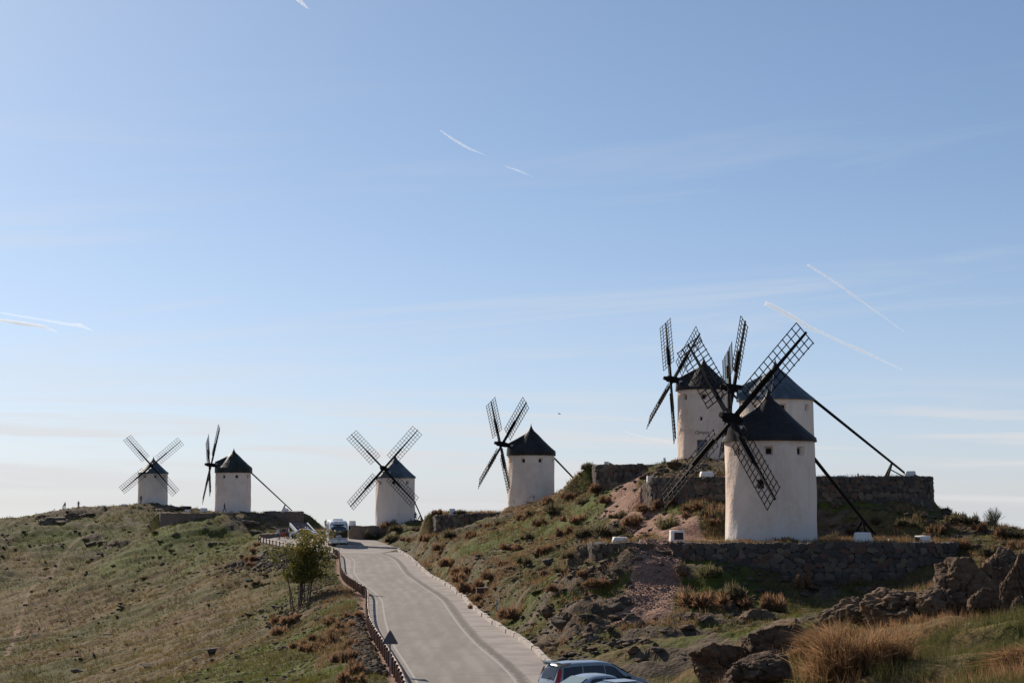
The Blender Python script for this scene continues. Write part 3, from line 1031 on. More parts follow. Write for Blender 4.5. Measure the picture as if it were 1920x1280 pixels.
guard = thing('guard_rail', 'brown wooden post and rail fence along the left edge of the road', 'guard rail', (0, 0, 0))
post_me = MB().tube((0, 0, -0.4), (0, 0, 0.68), 0.085, 0.08, 8).tube((0, 0, 0.68), (0, 0, 0.72), 0.09, 0.05, 8).mesh('post', M_POSTWOOD, True, 40)
rail_me = MB().tube((0, 0, 0), (1, 0, 0), 0.075, 0.075, 8).mesh('rail', M_RAILWOOD, True, 40)
n_posts = int(seg[-1] / 1.6)
prev = None
for k in range(n_posts + 1):
    X_, Y_ = along(seg[-1] * k / n_posts)
    zb = float(road_z(Y_))
    o = link('post', post_me, guard, (X_, Y_, zb + random.uniform(-0.03, 0.03)), (random.uniform(-.03, .03), random.uniform(-.03, .03), 0))
    top = Vector((X_ + 0.11, Y_, zb + 0.58))
    if prev is not None:
        d = top - prev
        link('rail', rail_me, guard, prev, (0, -math.asin(d.z / d.length), math.atan2(d.y, d.x)), (d.length, 1, 1))
    prev = top

# ------------------------------------------------------------------ windmills
def bar_mesh(name, lx, ly, lz, m_):
    return MB().box((0, 0, 0), (lx, ly, lz)).mesh(name, m_)


SAIL_L = 7.75
LAT0, LAT1, LATW = 1.85, 7.80, 1.92
NCROSS = 13
_cross = bar_mesh('cross_bar', 0.055, LATW + 0.12, 0.045, M_DARKWOOD)
_long = bar_mesh('long_bar', LAT1 - LAT0 + 0.1, 0.055, 0.045, M_DARKWOOD)


def sail_spar():
    mb = MB()
    mb.box((2.0, 0, 0.0), (4.1, 0.27, 0.24), taper=1.0)
    a, b = 0.10, 0.06
    mb.loft([[(4.05, -a, -a), (4.05, a, -a), (4.05, a, a), (4.05, -a, a)], [(SAIL_L + 0.15, -b, -b), (SAIL_L + 0.15, b, -b), (SAIL_L + 0.15, b, b), (SAIL_L + 0.15, -b, b)]])
    mb.box((3.2, 0.0, 0.17), (2.4, 0.16, 0.12))
    return mb.mesh('sail', M_DARKWOOD)


_spar = sail_spar()
PROFILE = [(0.0, 1.0), (0.028, 0.93), (0.06, 0.855), (0.13, 0.755), (0.22, 0.675), (0.32, 0.59), (0.51, 0.405), (0.66, 0.275), (0.82, 0.135), (1.0, 0.0)]


def wall_radius(th, z, H, Rb, Rt, seed):
    k = z / H
    r = Rb + (Rt - Rb) * k
    return r + 0.055 * math.sin(3 * th + seed) * (1 - 0.5 * k) + 0.03 * math.sin(7 * th + 5 * k + seed * 2) + 0.02 * math.sin(13 * th - 9 * k + seed)


def windmill(label, px, py, Y, H, RH, SK, psi, tau, a0, hub_px, plaster_m, roof_m, Rw=3.05, tail=10.4, win_off=0.0, door=None, extra=(), seed=0, roof_mat2=None, tail_end=0.35, sail_k=1.0, pitch=R(15)):
    base = at(px, py, Y)
    v = Vector((base.x, base.y, 0)).normalized()
    l = Vector((-v.y, v.x, 0))
    h = -v * math.cos(psi) + l * math.sin(psi)
    rz = math.atan2(h.y, h.x)
    mill = thing('windmill', label, 'windmill', base, rz, 'white tower windmills on the ridge')
    # --- tower wall with real openings
    NT_, NZ = 120, 40
    dz = (H + 1.2) / NZ
    th_cam = math.atan2(-v.y, -v.x) - rz           # direction to the camera in mill coordinates
    holes = {}
    wins = []
    for k in range(8):
        th = th_cam + R(win_off) + k * math.pi / 4
        wins.append((th, H - 0.72, 4, 0.62, 'window'))
    for th_deg, z, w_, hh, nm in extra:
        wins.append((th_cam + R(th_deg), z, w_, hh, nm))
    cut = set()
    recs = []
    for th, z, w_, hh, nm in wins:
        i0 = int(round(th / (2 * math.pi) * NT_ - w_ / 2))
        j0 = int(round((z + 1.2 - hh / 2) / dz))
        jn = max(1, int(round(hh / dz)))
        for i in range(i0, i0 + w_):
            for j in range(j0, j0 + jn):
                cut.add((i % NT_, j))
        recs.append((i0, i0 + w_, j0, j0 + jn, nm))
    def wp(i, j, depth=0.0):
        t_ = 2 * math.pi * i / NT_
        z = -1.2 + j * dz
        r = wall_radius(t_, max(z, 0), H, Rw, Rw - 0.07, seed) - depth
        return Vector((r * math.cos(t_), r * math.sin(t_), z))
    mb = MB()
    vs = [wp(i, j) for j in range(NZ + 1) for i in range(NT_)]
    fs = [(j * NT_ + i, j * NT_ + (i + 1) % NT_, (j + 1) * NT_ + (i + 1) % NT_, (j + 1) * NT_ + i) for j in range(NZ) for i in range(NT_) if (i, j) not in cut]
    mb.add(vs, fs)
    mb.obj('tower_wall', plaster_m, mill, True)
    for i0, i1, j0, j1, nm in recs:
        dep = 0.32
        o4 = [wp(i0, j0), wp(i1, j0), wp(i1, j1), wp(i0, j1)]
        n4 = [wp(i0, j0, dep), wp(i1, j0, dep), wp(i1, j1, dep), wp(i0, j1, dep)]
        if nm == 'window':
            c4 = sum(n4, Vector()) / 4 - Vector((0, 0, 0.06))
            n4 = [q.lerp(c4, 0.42) for q in n4]
        rv = MB()
        rv.add(o4 + n4, [(0, 4, 5, 1), (1, 5, 6, 2), (2, 6, 7, 3), (3, 7, 4, 0)])
        if nm == 'door':
            dr_ = rv.obj('door', plaster_m, mill)
            pn = MB()
            pn.add([q.lerp(o, 0.25) for q, o in zip(n4, o4)], [(0, 1, 2, 3)])
            pn.obj('door_leaf', M_DOOR, dr_)
            fr = MB()
            cx = (o4[0] + o4[1] + o4[2] + o4[3]) / 4
            nrm = Vector((cx.x, cx.y, 0)).normalized()
            for aa, bb in ((3, 2), (0, 3), (1, 2)):
                fr.tube(n4[aa].lerp(o4[aa], 0.4), n4[bb].lerp(o4[bb], 0.4), 0.05, n=6)
            fr.obj('frame', M_OLDWOOD, dr_)
        else:
            wn = rv.obj('window', plaster_m, mill)
            pn = MB()
            inn = [q.lerp(o, 0.06) for q, o in zip(n4, o4)]
            pn.add(inn, [(0, 1, 2, 3)])
            pn.obj('pane', M_HOLE, wn)
            fr = MB()
            ctr = sum(inn, Vector()) / 4
            for aa, bb in ((0, 1), (1, 2), (2, 3), (3, 0)):
                fr.tube(inn[aa].lerp(ctr, 0.08), inn[bb].lerp(ctr, 0.08), 0.035, n=5)
            if nm == 'casement':
                fr.tube((inn[0] + inn[1]) / 2, (inn[2] + inn[3]) / 2, 0.03, n=5)
                fr.tube((inn[0] + inn[3]) / 2, (inn[1] + inn[2]) / 2, 0.03, n=5)
            fr.obj('frame', M_SHUTTER if nm == 'casement' else M_OLDWOOD, wn)
    # --- roof: cone with a pointed tip, a low skirt, and a dormer ridge over the wind shaft (local +X)
    RE = Rw + 0.10
    NR, NA = 28, 96
    prr = [p_[0] for p_ in PROFILE]
    prz = [p_[1] for p_ in PROFILE]
    Hc = RH - SK
    rv = []
    rad = np.r_[np.linspace(0.012, 0.2, 9), np.linspace(0.24, 1.0, NR - 9)]
    mb = MB()
    vs = []
    for rI in rad:
        for k in range(NA):
            t_ = 2 * math.pi * k / NA
            x, y = rI * RE * math.cos(t_), rI * RE * math.sin(t_)
            z = float(np.interp(rI, prr, prz)) * Hc
            if x > 0.2 * RE:
                ridge = (0.645 - 0.30 * (x / RE - 0.25) / 0.65) * Hc
                zd = ridge - 1.05 * max(0.0, abs(y) - 0.10)
                if x > 0:
                    z = max(z, zd)
            vs.append((x, y, H + SK + z))
    nr_ = len(rad)
    lastz = vs[-NA:]
    for (x, y, z) in lastz:
        vs.append((x * 1.012, y * 1.012, H - 0.03))
    fs = [(i * NA + k, i * NA + (k + 1) % NA, (i + 1) * NA + (k + 1) % NA, (i + 1) * NA + k) for i in range(nr_) for k in range(NA)]
    vs.append((0, 0, H + RH))
    fs += [(len(vs) - 1, k, (k + 1) % NA) for k in range(NA)]
    # soffit ring
    o_ = len(vs)
    for k in range(NA):
        t_ = 2 * math.pi * k / NA
        vs.append(((Rw - 0.25) * math.cos(t_), (Rw - 0.25) * math.sin(t_), H + 0.05))
    e_ = nr_ * NA
    fs += [(e_ + k, e_ + (k + 1) % NA, o_ + (k + 1) % NA, o_ + k) for k in range(NA)]
    mb.add(vs, fs)
    roof = mb.obj('roof', roof_m, mill, True, 42)
    # overlapping sheets on the cone, raised seams
    sm = MB()
    for k in range(0, NA, 4):
        t_ = 2 * math.pi * k / NA
        if abs(math.atan2(math.sin(t_), math.cos(t_))) < 0.42:
            continue
        pts_ = []
        for rI in (0.16, 0.32, 0.51, 0.66, 0.82, 1.0):
            pts_.append(((rI * RE * math.cos(t_), rI * RE * math.sin(t_), H + SK + float(np.interp(rI, prr, prz)) * Hc + 0.0), 0.014))
        sm.path(pts_, 4)
    sm.obj('roof_seams', roof_m, roof)
    MB().tube((0, 0, H + RH - 0.28), (0, 0, H + RH + 0.14), 0.075, 0.012, 8).obj('finial', roof_m, roof, True, 50)
    # dormer cheek and front panel in pale sheet
    hub_w = ray(hub_px[0], hub_px[1])
    # hub sits on the line of the wind shaft; find its radius so that it falls on the measured pixel
    best = None
    for r_ in np.linspace(3.2, 4.6, 57):
        q = Vector((base.x, base.y, 0)) + h * float(r_)
        xx = 960 + FPX * q.x / (q.y * math.cos(PITCH) + 0) * math.cos(PITCH)
        e = abs(q.x / q.y - hub_w[0])
        if best is None or e < best[0] - 1e-9:
            best = (e, float(r_), q.y)
    r_h = min(max(best[1], 3.45), 4.3)
    if psi < R(20):
        r_h = 3.8
    qy = (Vector((base.x, base.y, 0)) + h * r_h).y
    z_h = hub_w[2] * qy - base.z
    zd = H + SK + (0.645 - 0.30 * (0.95 - 0.25) / 0.65) * Hc
    pn = MB()
    pn.box((RE * 0.93, 0, (H + zd) / 2 - 0.18), (0.34, 1.25, zd - H - 0.30))
    pn.obj('dormer_panel', M_ZINC, roof)
    # --- wind shaft, hub, sails
    s = Vector((math.cos(tau), 0, math.sin(tau)))
    e1 = Vector((0, 1, 0))
    e2 = Vector((-math.sin(tau), 0, math.cos(tau)))
    hub = Vector((r_h, 0, z_h))
    sh = MB()
    sh.path([(hub - s * 3.6, 0.27), (hub - s * 0.8, 0.29), (hub - s * 0.75, 0.34), (hub + s * 0.55, 0.34), (hub + s * 0.62, 0.24), (hub + s * 0.95, 0.20)], 10)
    sh.obj('wind_shaft', M_DARKWOOD, mill, True, 45)
    bl = MB()
    bl.box(hub, (0.95, 0.62, 0.62), Matrix((s, e1, e2)).transposed())
    bl.obj('hub', M_DARKWOOD, mill)
    for k in range(4):
        a = a0 + k * math.pi / 2
        X_ = e1 * math.cos(a) + e2 * math.sin(a)
        Y_ = s.cross(X_)
        o = hub + s * (0.17 if k % 2 else -0.17)
        M_ = Matrix((X_, Y_, s)).transposed().to_4x4()
        M_.translation = o
        M_ = M_ @ Matrix.Rotation(pitch, 4, 'X') @ Matrix.Scale(sail_k, 4, (1, 0, 0))
        sl = link('sail', _spar, mill, matrix=M_)
        for c_ in range(NCROSS):
            xx = LAT0 + (LAT1 - LAT0) * c_ / (NCROSS - 1)
            link('cross_bar', _cross, sl, (xx, random.uniform(-.02, .02), 0.05), (0, 0, random.uniform(-.012, .012)))
        for yy in (-LATW / 2, -LATW / 4, LATW / 4, LATW / 2):
            link('long_bar', _long, sl, ((LAT0 + LAT1) / 2, yy, 0.095))
    # --- tail pole with its prop
    if tail:
        p0 = Vector((-Rw * 0.55, 0, H + 1.25))
        p1 = Vector((-tail, 0, tail_end))
        MB().path([(p0, 0.135), (p0.lerp(p1, 0.5), 0.115), (p1, 0.09)], 8).obj('tail_pole', M_DARKWOOD, mill, True, 50)
        q = p0.lerp(p1, 0.86)
        for yy in (-0.9, 0.9):
            MB().path([(q, 0.09), ((q.x + 0.75, yy, -0.45), 0.09)], 6).obj('prop', M_DARKWOOD, mill)
        MB().path([(q + Vector((0.25, 0, -0.5)), 0.05), ((-tail - 0.15, 0, 0.0), 0.05)], 6).obj('prop', M_DARKWOOD, mill)
    return mill, base, rz, th_cam


MILLS = {}
MILLS[1] = windmill('farthest small windmill, sails facing the camera in an X, slate roof', 286, 946, 340, 6.55, 3.55, 0.15, R(6), R(9), R(42), (287, 872.5), M_PLASTER[0], M_ROOF_SLATE, 3.1, win_off=10, seed=1, tail=9.5)
MILLS[2] = windmill('windmill with dark greenish roof seen side on, sails nearly edge on', 436.5, 961, 279, 6.9, 4.2, 0.85, R(81.5), R(6), R(53), (394, 871), M_PLASTER[1], M_ROOF_GREEN, 3.1, win_off=13, seed=2, tail=10.3, pitch=R(4))
MILLS[3] = windmill('windmill with slate roof beside the bus, sails crossed in a wide X', 740.5, 984, 250, 7.25, 3.6, 0.2, R(26), R(8), R(48), (719, 877.5), M_PLASTER[2], M_ROOF_SLATE, 3.08, win_off=-4, seed=3, tail=10.5)
MILLS[4] = windmill('windmill with black roof half sunk behind the shrubby slope, peeling plaster', 996, 954, 212, 7.0, 4.1, 0.55, R(65.7), R(9), R(41.5), (938, 832), M_PLASTER[3], M_ROOF_BLACK, 3.12, win_off=25, seed=4, tail=11.2, tail_end=-0.6)
MILLS[5] = windmill('hindmost of the three clustered windmills, pinkish wall with lettering and a door', 1322, 868, 172, 7.75, 3.6, 0.25, R(70), R(8.7), R(33.5), (1260, 711), M_PLASTER[4], M_ROOF_BLACK, 2.95, win_off=-46, seed=5, tail=10.5,
                    extra=[(-4, 1.2, 7, 2.2, 'door'), (-6, 4.55, 2, 0.4, 'window')])
MILLS[6] = windmill('windmill with blue slate roof and long tail pole, behind the nearest one', 1457, 899, 133, 6.5, 3.45, 0.12, R(82.6), R(7), R(56), (1372, 727), M_PLASTER[5], M_ROOF_SLATE, 3.1, win_off=9, seed=6, tail=10.7, sail_k=0.80)
MILLS[7] = windmill('nearest and largest windmill, black roof, big dark lattice sails', 1445, 1016, 109, 6.75, 3.62, 0.22, R(46), R(14), R(45), (1378, 784), M_PLASTER[6], M_ROOF_BLACK, 3.06, win_off=0, seed=7, tail=10.2,
                    extra=[(-12, 3.75, 3, 0.55, 'casement')])
# name painted above the door of the clustered mill
mill, base, rz, th_cam = MILLS[5]
cu = bpy.data.curves.new('lettering', 'FONT')
cu.body = 'Chispas'
cu.size = 0.50
cu.shear = 0.25
cu.align_x = 'CENTER'
cu.extrude = 0.006
tmp = bpy.data.objects.new('lettering_tmp', cu)
COL.objects.link(tmp)
dg = bpy.context.evaluated_depsgraph_get()
lm = bpy.data.meshes.new_from_object(tmp.evaluated_get(dg))
bpy.data.objects.remove(tmp)
tc_ = th_cam + R(-6)
for v_ in lm.vertices:
    ang = tc_ + v_.co.x / 2.95
    z_ = 3.0 + v_.co.y
    r_ = wall_radius(ang, z_, 7.75, 2.95, 2.88, 5) + 0.012 + v_.co.z
    v_.co = (r_ * math.cos(ang), r_ * math.sin(ang), z_)
lm.materials.clear()
lm.materials.append(M_INK)
link('lettering', lm, mill)['label'] = 'name painted in dark script letters above the door'

# ------------------------------------------------------------------ dry stone retaining walls, stone by stone
def stone_mesh(seed):
    r_ = random.Random(seed)
    n = 3
    grid = {}
    vs, fs = [], []

    def vid(p_):
        k = tuple(round(q, 4) for q in p_)
        if k not in grid:
            q = Vector(p_)
            sph = q.normalized() * 0.62
            q = q.lerp(sph, 0.58)
            q += Vector((r_.uniform(-.11, .11), r_.uniform(-.05, .05), r_.uniform(-.11, .11)))
            grid[k] = len(vs)
            vs.append(q)
        return grid[k]
    s_ = [-0.5, 0.0, 0.5]
    for ax in range(3):
        for sg in (-0.5, 0.5):
            for i in range(2):
                for j in range(2):
                    quad = []
                    for (a, b) in ((i, j), (i + 1, j), (i + 1, j + 1), (i, j + 1)):
                        p_ = [0, 0, 0]
                        p_[ax] = sg
                        p_[(ax + 1) % 3] = s_[a]
                        p_[(ax + 2) % 3] = s_[b]
                        quad.append(vid(p_))
                    fs.append(tuple(quad if sg > 0 else quad[::-1]))
    mb = MB()
    mb.add(vs, fs)
    return mb.mesh('stone', M_STONE, True, 55)


STONES = [stone_mesh(100 + i) for i in range(9)]


def polyline(pts_):
    s_ = [0.0]
    for a, b in zip(pts_[:-1], pts_[1:]):
        s_.append(s_[-1] + math.hypot(b[0] - a[0], b[1] - a[1]))
    xs, ys_ = [q[0] for q in pts_], [q[1] for q in pts_]
    def f(s):
        x, y = np.interp(s, s_, xs), np.interp(s, s_, ys_)
        e = 0.6
        dx = np.interp(s + e, s_, xs) - np.interp(s - e, s_, xs)
        dy = np.interp(s + e, s_, ys_) - np.interp(s - e, s_, ys_)
        L_ = math.hypot(dx, dy) or 1
        return float(x), float(y), float(dx / L_), float(dy / L_)
    return f, s_[-1]


def retaining_wall(key, label, ztop, sw=0.44, shh=0.30, rise=0.12, far=False, topf=None, thick=0.9):
    f, L_ = polyline(WALLS[key])
    wall = thing('retaining_wall', label, 'stone wall', (0, 0, 0), group='stone retaining walls of the terraces')
    n = max(8, int(L_ / 0.5))
    rings = []
    bots = []
    for k in range(n + 1):
        s = L_ * k / n
        x, y, dx, dy = f(s)
        nx, ny = dy, -dx                      # outward (towards the camera for lines running left to right)
        g = min(gz(x + nx * 0.6, y + ny * 0.6), gz(x + nx * 1.2, y + ny * 1.2))
        zt = ztop + rise + (topf(s / L_) if topf else 0)
        b_ = min(g - 0.45, zt - 0.5)
        bots.append((s, g))
        fo, bk = 0.20, thick
        zt2 = zt + 0.05 * math.sin(s * 2.1) + 0.03 * math.sin(s * 5.3)
        rings.append([(x + nx * (fo + 0.1), y + ny * (fo + 0.1), b_), (x + nx * fo, y + ny * fo, zt2), (x - nx * bk, y - ny * bk, zt2), (x - nx * bk, y - ny * bk, b_)])
    core = MB().loft(rings)
    core.obj('wall_core', M_FARWALL if far else M_MORTAR, wall, True, 40)
    if far:
        return wall
    count = 0
    zmin = min(b[1] for b in bots) - 0.2
    z = ztop + rise + 0.04
    row = 0
    while z > zmin and count < 295:
        h_ = shh * random.uniform(0.75, 1.3)
        s = -random.uniform(0, sw)
        while s < L_ and count < 295:
            w_ = sw * random.uniform(0.6, 1.55)
            sc_ = s + w_ / 2
            s += w_
            if sc_ < 0 or sc_ > L_:
                continue
            x, y, dx, dy = f(sc_)
            nx, ny = dy, -dx
            tz = (topf(sc_ / L_) if topf else 0)
            zc = z + tz - h_ / 2 + random.uniform(-.32, .22 if row else -0.05) * h_
            g = np.interp(sc_, [b[0] for b in bots], [b[1] for b in bots])
            if zc + h_ / 2 < g - 0.12:
                continue
            dep = random.uniform(0.26, 0.38)
            o = link('stone', STONES[random.randrange(9)], wall, (x + nx * 0.19, y + ny * 0.19, zc), (random.uniform(-.12, .12), random.uniform(-.45, .45), math.atan2(dy, dx) + random.uniform(-.12, .12)),
                     (w_ * random.uniform(0.95, 1.2), dep, h_ * random.uniform(1.0, 1.4)))
            count += 1
        z -= h_
        row += 1
    return wall


retaining_wall('near', 'long dark stone wall holding up the terrace of the nearest windmill', Z7, 0.50, 0.32, 0.08)
retaining_wall('near_left', 'short stone wall left of the gravel path, below a white block', Z7, 0.50, 0.34, 0.06)
retaining_wall('upper', 'high stone wall under the tail pole of the slate roofed windmill', Z6, 0.46, 0.33, 0.12)
retaining_wall('upper_left', 'curved stone wall behind the lower left sail of the nearest windmill', Z6, 0.48, 0.34, 0.10, topf=lambda k: -0.55 * (1 - min(1, k * 5)))
retaining_wall('top', 'rounded stone wall end on the skyline left of the lettered windmill', Z5, 0.55, 0.42, 0.25, topf=lambda k: -0.3 * (1 - min(1, k * 6)))
retaining_wall('mid', 'low dark stone wall on the ridge left of the peeling windmill', Z4, 0.7, 0.5, 0.15, topf=lambda k: -0.6 * (1 - k), thick=1.2)
retaining_wall('brown', 'reddish brown wall below the windmill with the greenish roof', Z2, thick=1.6, far=True, rise=0.10)
retaining_wall('tail', 'short masonry wall under the end of the far tail pole', Z2, thick=1.6, far=True, rise=0.30)
# low wall beside the bus and the bank behind the car park
WALLS['bus'] = [W2(655, 990, 247), W2(700, 988, 246), W2(760, 985, 246)]
retaining_wall('bus', 'low dark wall at the foot of the windmill beside the bus', at(700, 986, 246).z, far=True, rise=0.05)

# ------------------------------------------------------------------ white blocks for mooring the tail poles, with or without plaques
def block_mesh(w_, d_, h_, seed, taper=0.82):
    r_ = random.Random(seed)
    mb = MB()
    rings = []
    for k, (z, t_) in enumerate([(-0.3, 1.02), (0, 1.0), (0.5 * h_, (1 + taper) / 2), (0.93 * h_, taper), (h_, taper - 0.06)]):
        ring = []
        for i, (sx, sy) in enumerate([(-1, -.85), (-.85, -1), (.85, -1), (1, -.85), (1, .85), (.85, 1), (-.85, 1), (-1, .85)]):
            ring.append((sx * w_ / 2 * t_ + r_.uniform(-.02, .02) * w_, sy * d_ / 2 * t_ + r_.uniform(-.02, .02), z + r_.uniform(-.015, .015)))
        rings.append(ring)
    return mb.loft(rings)


def white_block(label, x, y, wpx, hpx, Y, rotz=0.0, plaque=None, taper=0.82, depth=None, z=None):
    p_ = at(x, y, Y)
    k = Y / FPX
    w_, h_ = wpx * k, hpx * k
    zz = gz(p_.x, p_.y) if z is None else z
    th_ = thing('white_block', label, 'stone block', (p_.x, p_.y, min(zz, p_.z + 0.3)), rotz, 'whitewashed blocks on the terraces')
    d_ = depth or w_ * 0.7
    top = p_.z + h_ - min(zz, p_.z + 0.3)
    block_mesh(w_, d_, max(top, h_ * 0.6), int(x * 3 + y), taper).obj('block', M_WHITEBLOCK, th_, True, 35)
    if plaque:
        pw, ph = w_ * 0.62, max(top, h_ * 0.6) * 0.60
        zc = max(top, h_ * 0.6) * 0.52
        tilt = Matrix.Rotation(-0.10, 3, 'X')
        pm = MB()
        if plaque == 'front':
            pm.box((w_ * 0.06, -d_ / 2 * 0.955, zc), (pw, 0.09, ph), tilt)
        else:
            pm.box((-w_ / 2 * 0.955, -d_ * 0.05, zc), (0.09, d_ * 0.6, ph), Matrix.Rotation(0.10, 3, 'Y'))
        pm.obj('plaque', M_PLAQUE, th_)
    return th_


white_block('white block on the short wall end left of the path', 1163, 1027, 31, 20, 105.0, 0.1)
white_block('white block with dark plaque facing the path, left of nearest windmill', 1269, 1015, 27, 21, 108.5, 0.12, 'front', 0.93)
white_block('large white tapered block under the prop of the nearest tail pole', 1618, 1022, 33, 24, 104.5, 0.0, None, 0.84)
white_block('white block with plaque on its left side, right end of the terrace', 1730, 1022, 28, 18, 104.8, 0.5, 'side', 0.9)
white_block('white block on the curved wall, left of the sail tip', 1219, 907, 15, 15, 130.5, 0.2)
white_block('large white block behind the lower left sail', 1325, 903, 27, 19, 128, 0.1, z=Z6)
white_block('white block holding the long tail pole at the upper wall corner', 1707, 897, 20, 14, 125.6, 0.1, z=Z6)
white_block('flat white slab on the upper wall', 1578, 896, 19, 5, 124.5, 0.0, z=Z6)
white_block('tiny white post standing on the upper wall', 1609, 896, 4.5, 9, 125, 0.0, z=Z6, taper=0.6)
white_block('small white post left of the lettered windmill', 1246, 867, 5, 9, 167, 0.0, z=Z5)
white_block('pale block on the rounded skyline wall', 1137, 875, 11, 10, 166, 0.0, z=Z5)
white_block('pale block on the ridge wall left of the peeling windmill', 848, 962, 12, 9, 208.5, 0.0, z=Z4)
white_block('white block on the wall between bus and windmill', 661, 988, 14, 12, 248, 0.0)
white_block('pale block at the end of the far tail pole', 535, 963, 12, 10, 273, 0.0, z=Z2)
white_block('low pale block left of the far tail pole', 512, 962, 12, 5, 274, 0.0, z=Z2)
white_block('pale block left of the windmill with the greenish roof', 382, 961, 14, 9, 277, 0.0, z=Z2)
white_block('pale block with dark hole on the brown wall', 352, 962, 11, 7, 274, 0.3, 'side', z=Z2)
white_block('pale block on the skyline left of the farthest windmill', 233, 951, 12, 6, 336, 0.0)
white_block('small white stump on the short wall beside the path', 1201, 1023, 5, 9, 106, 0.0)
white_block('small white stone lying on the terrace edge left of nearest windmill', 1331, 1019, 9, 6, 106, 0.4)
white_block('small pale stump just right of the large tapered block', 1656, 1020, 6, 8, 106, 0.0)
white_block('small rounded white stump on the terrace, between two blocks', 1668, 1019, 6, 9, 106, 0.3)

# ------------------------------------------------------------------ vehicles
def paint(name, col, rough=0.25, metal=0.3):
    m_, t = mat(name)
    o = objco(t)
    c = t.mix(t.step(t.noise(o, 1.5, 4.0), 0.35, 0.7, 0.0, 0.35), col, tuple(x * 0.8 for x in col))
    b = t.out(c, rough, None, 0.5, metal)
    b.inputs['Coat Weight'].default_value = 0.6
    b.inputs['Coat Roughness'].default_value = 0.08
    return m_


M_SILVERBLUE = paint('silver_blue_paint', (0.285, 0.31, 0.33))
M_SILVER = paint('silver_paint', (0.38, 0.42, 0.46))
M_NAVY = paint('navy_paint', (0.035, 0.050, 0.110))
M_WHITEPAINT = paint('white_paint', (0.72, 0.72, 0.71), 0.3, 0.0)
M_GLASS_DARK, t = mat('tinted_glass')
t.out(t.mix(t.noise(objco(t), 1.2, 3.0), (0.012, 0.014, 0.016), (0.022, 0.026, 0.028)), 0.06, None, 0.6)
M_GLASS_GREEN, t = mat('green_tinted_glass')
t.out(t.mix(t.noise(objco(t), 1.0, 3.0), (0.16, 0.21, 0.21), (0.26, 0.32, 0.31)), 0.08, None, 0.8)
M_TYRE = simple('tyre_rubber', (0.022, 0.021, 0.020), 0.85, 0.2)
M_RIM = simple('alloy_rim', (0.40, 0.40, 0.41), 0.35, 0.15, metal=0.7)
M_TRIM = simple('black_trim', (0.020, 0.020, 0.021), 0.5, 0.2)
M_LAMP_RED = simple('red_lamp', (0.30, 0.012, 0.010), 0.2, 0.2, spec=0.5)
M_LAMP = simple('lamp_lens', (0.55, 0.56, 0.56), 0.15, 0.1, spec=0.6)
M_PLATE = simple('number_plate', (0.65, 0.65, 0.62), 0.5, 0.1)


def wheel(parent, c, r_, w_):
    wh = MB()
    n = 24
    rings = []
    for (y, rr_) in ((-w_ / 2, r_ * 0.62), (-w_ / 2, r_ * 0.93), (-w_ * 0.36, r_), (w_ * 0.36, r_), (w_ / 2, r_ * 0.93), (w_ / 2, r_ * 0.62)):
        rings.append([(rr_ * math.cos(2 * math.pi * k / n), y, rr_ * math.sin(2 * math.pi * k / n)) for k in range(n)])
    wh.loft(rings, cap=False)
    o = wh.obj('wheel', M_TYRE, parent, True, 40, c)
    rm = MB()
    for sg in (-1, 1):
        rm.tube((0, sg * w_ * 0.30, 0), (0, sg * w_ * 0.40, 0), r_ * 0.63, r_ * 0.60, 20)
        for k in range(5):
            a = 2 * math.pi * k / 5
            rm.tube((0, sg * w_ * 0.42, 0), (r_ * 0.55 * math.cos(a), sg * w_ * 0.44, r_ * 0.55 * math.sin(a)), 0.035, 0.03, 6)
    rm.obj('rim', M_RIM, o, False)
    return o


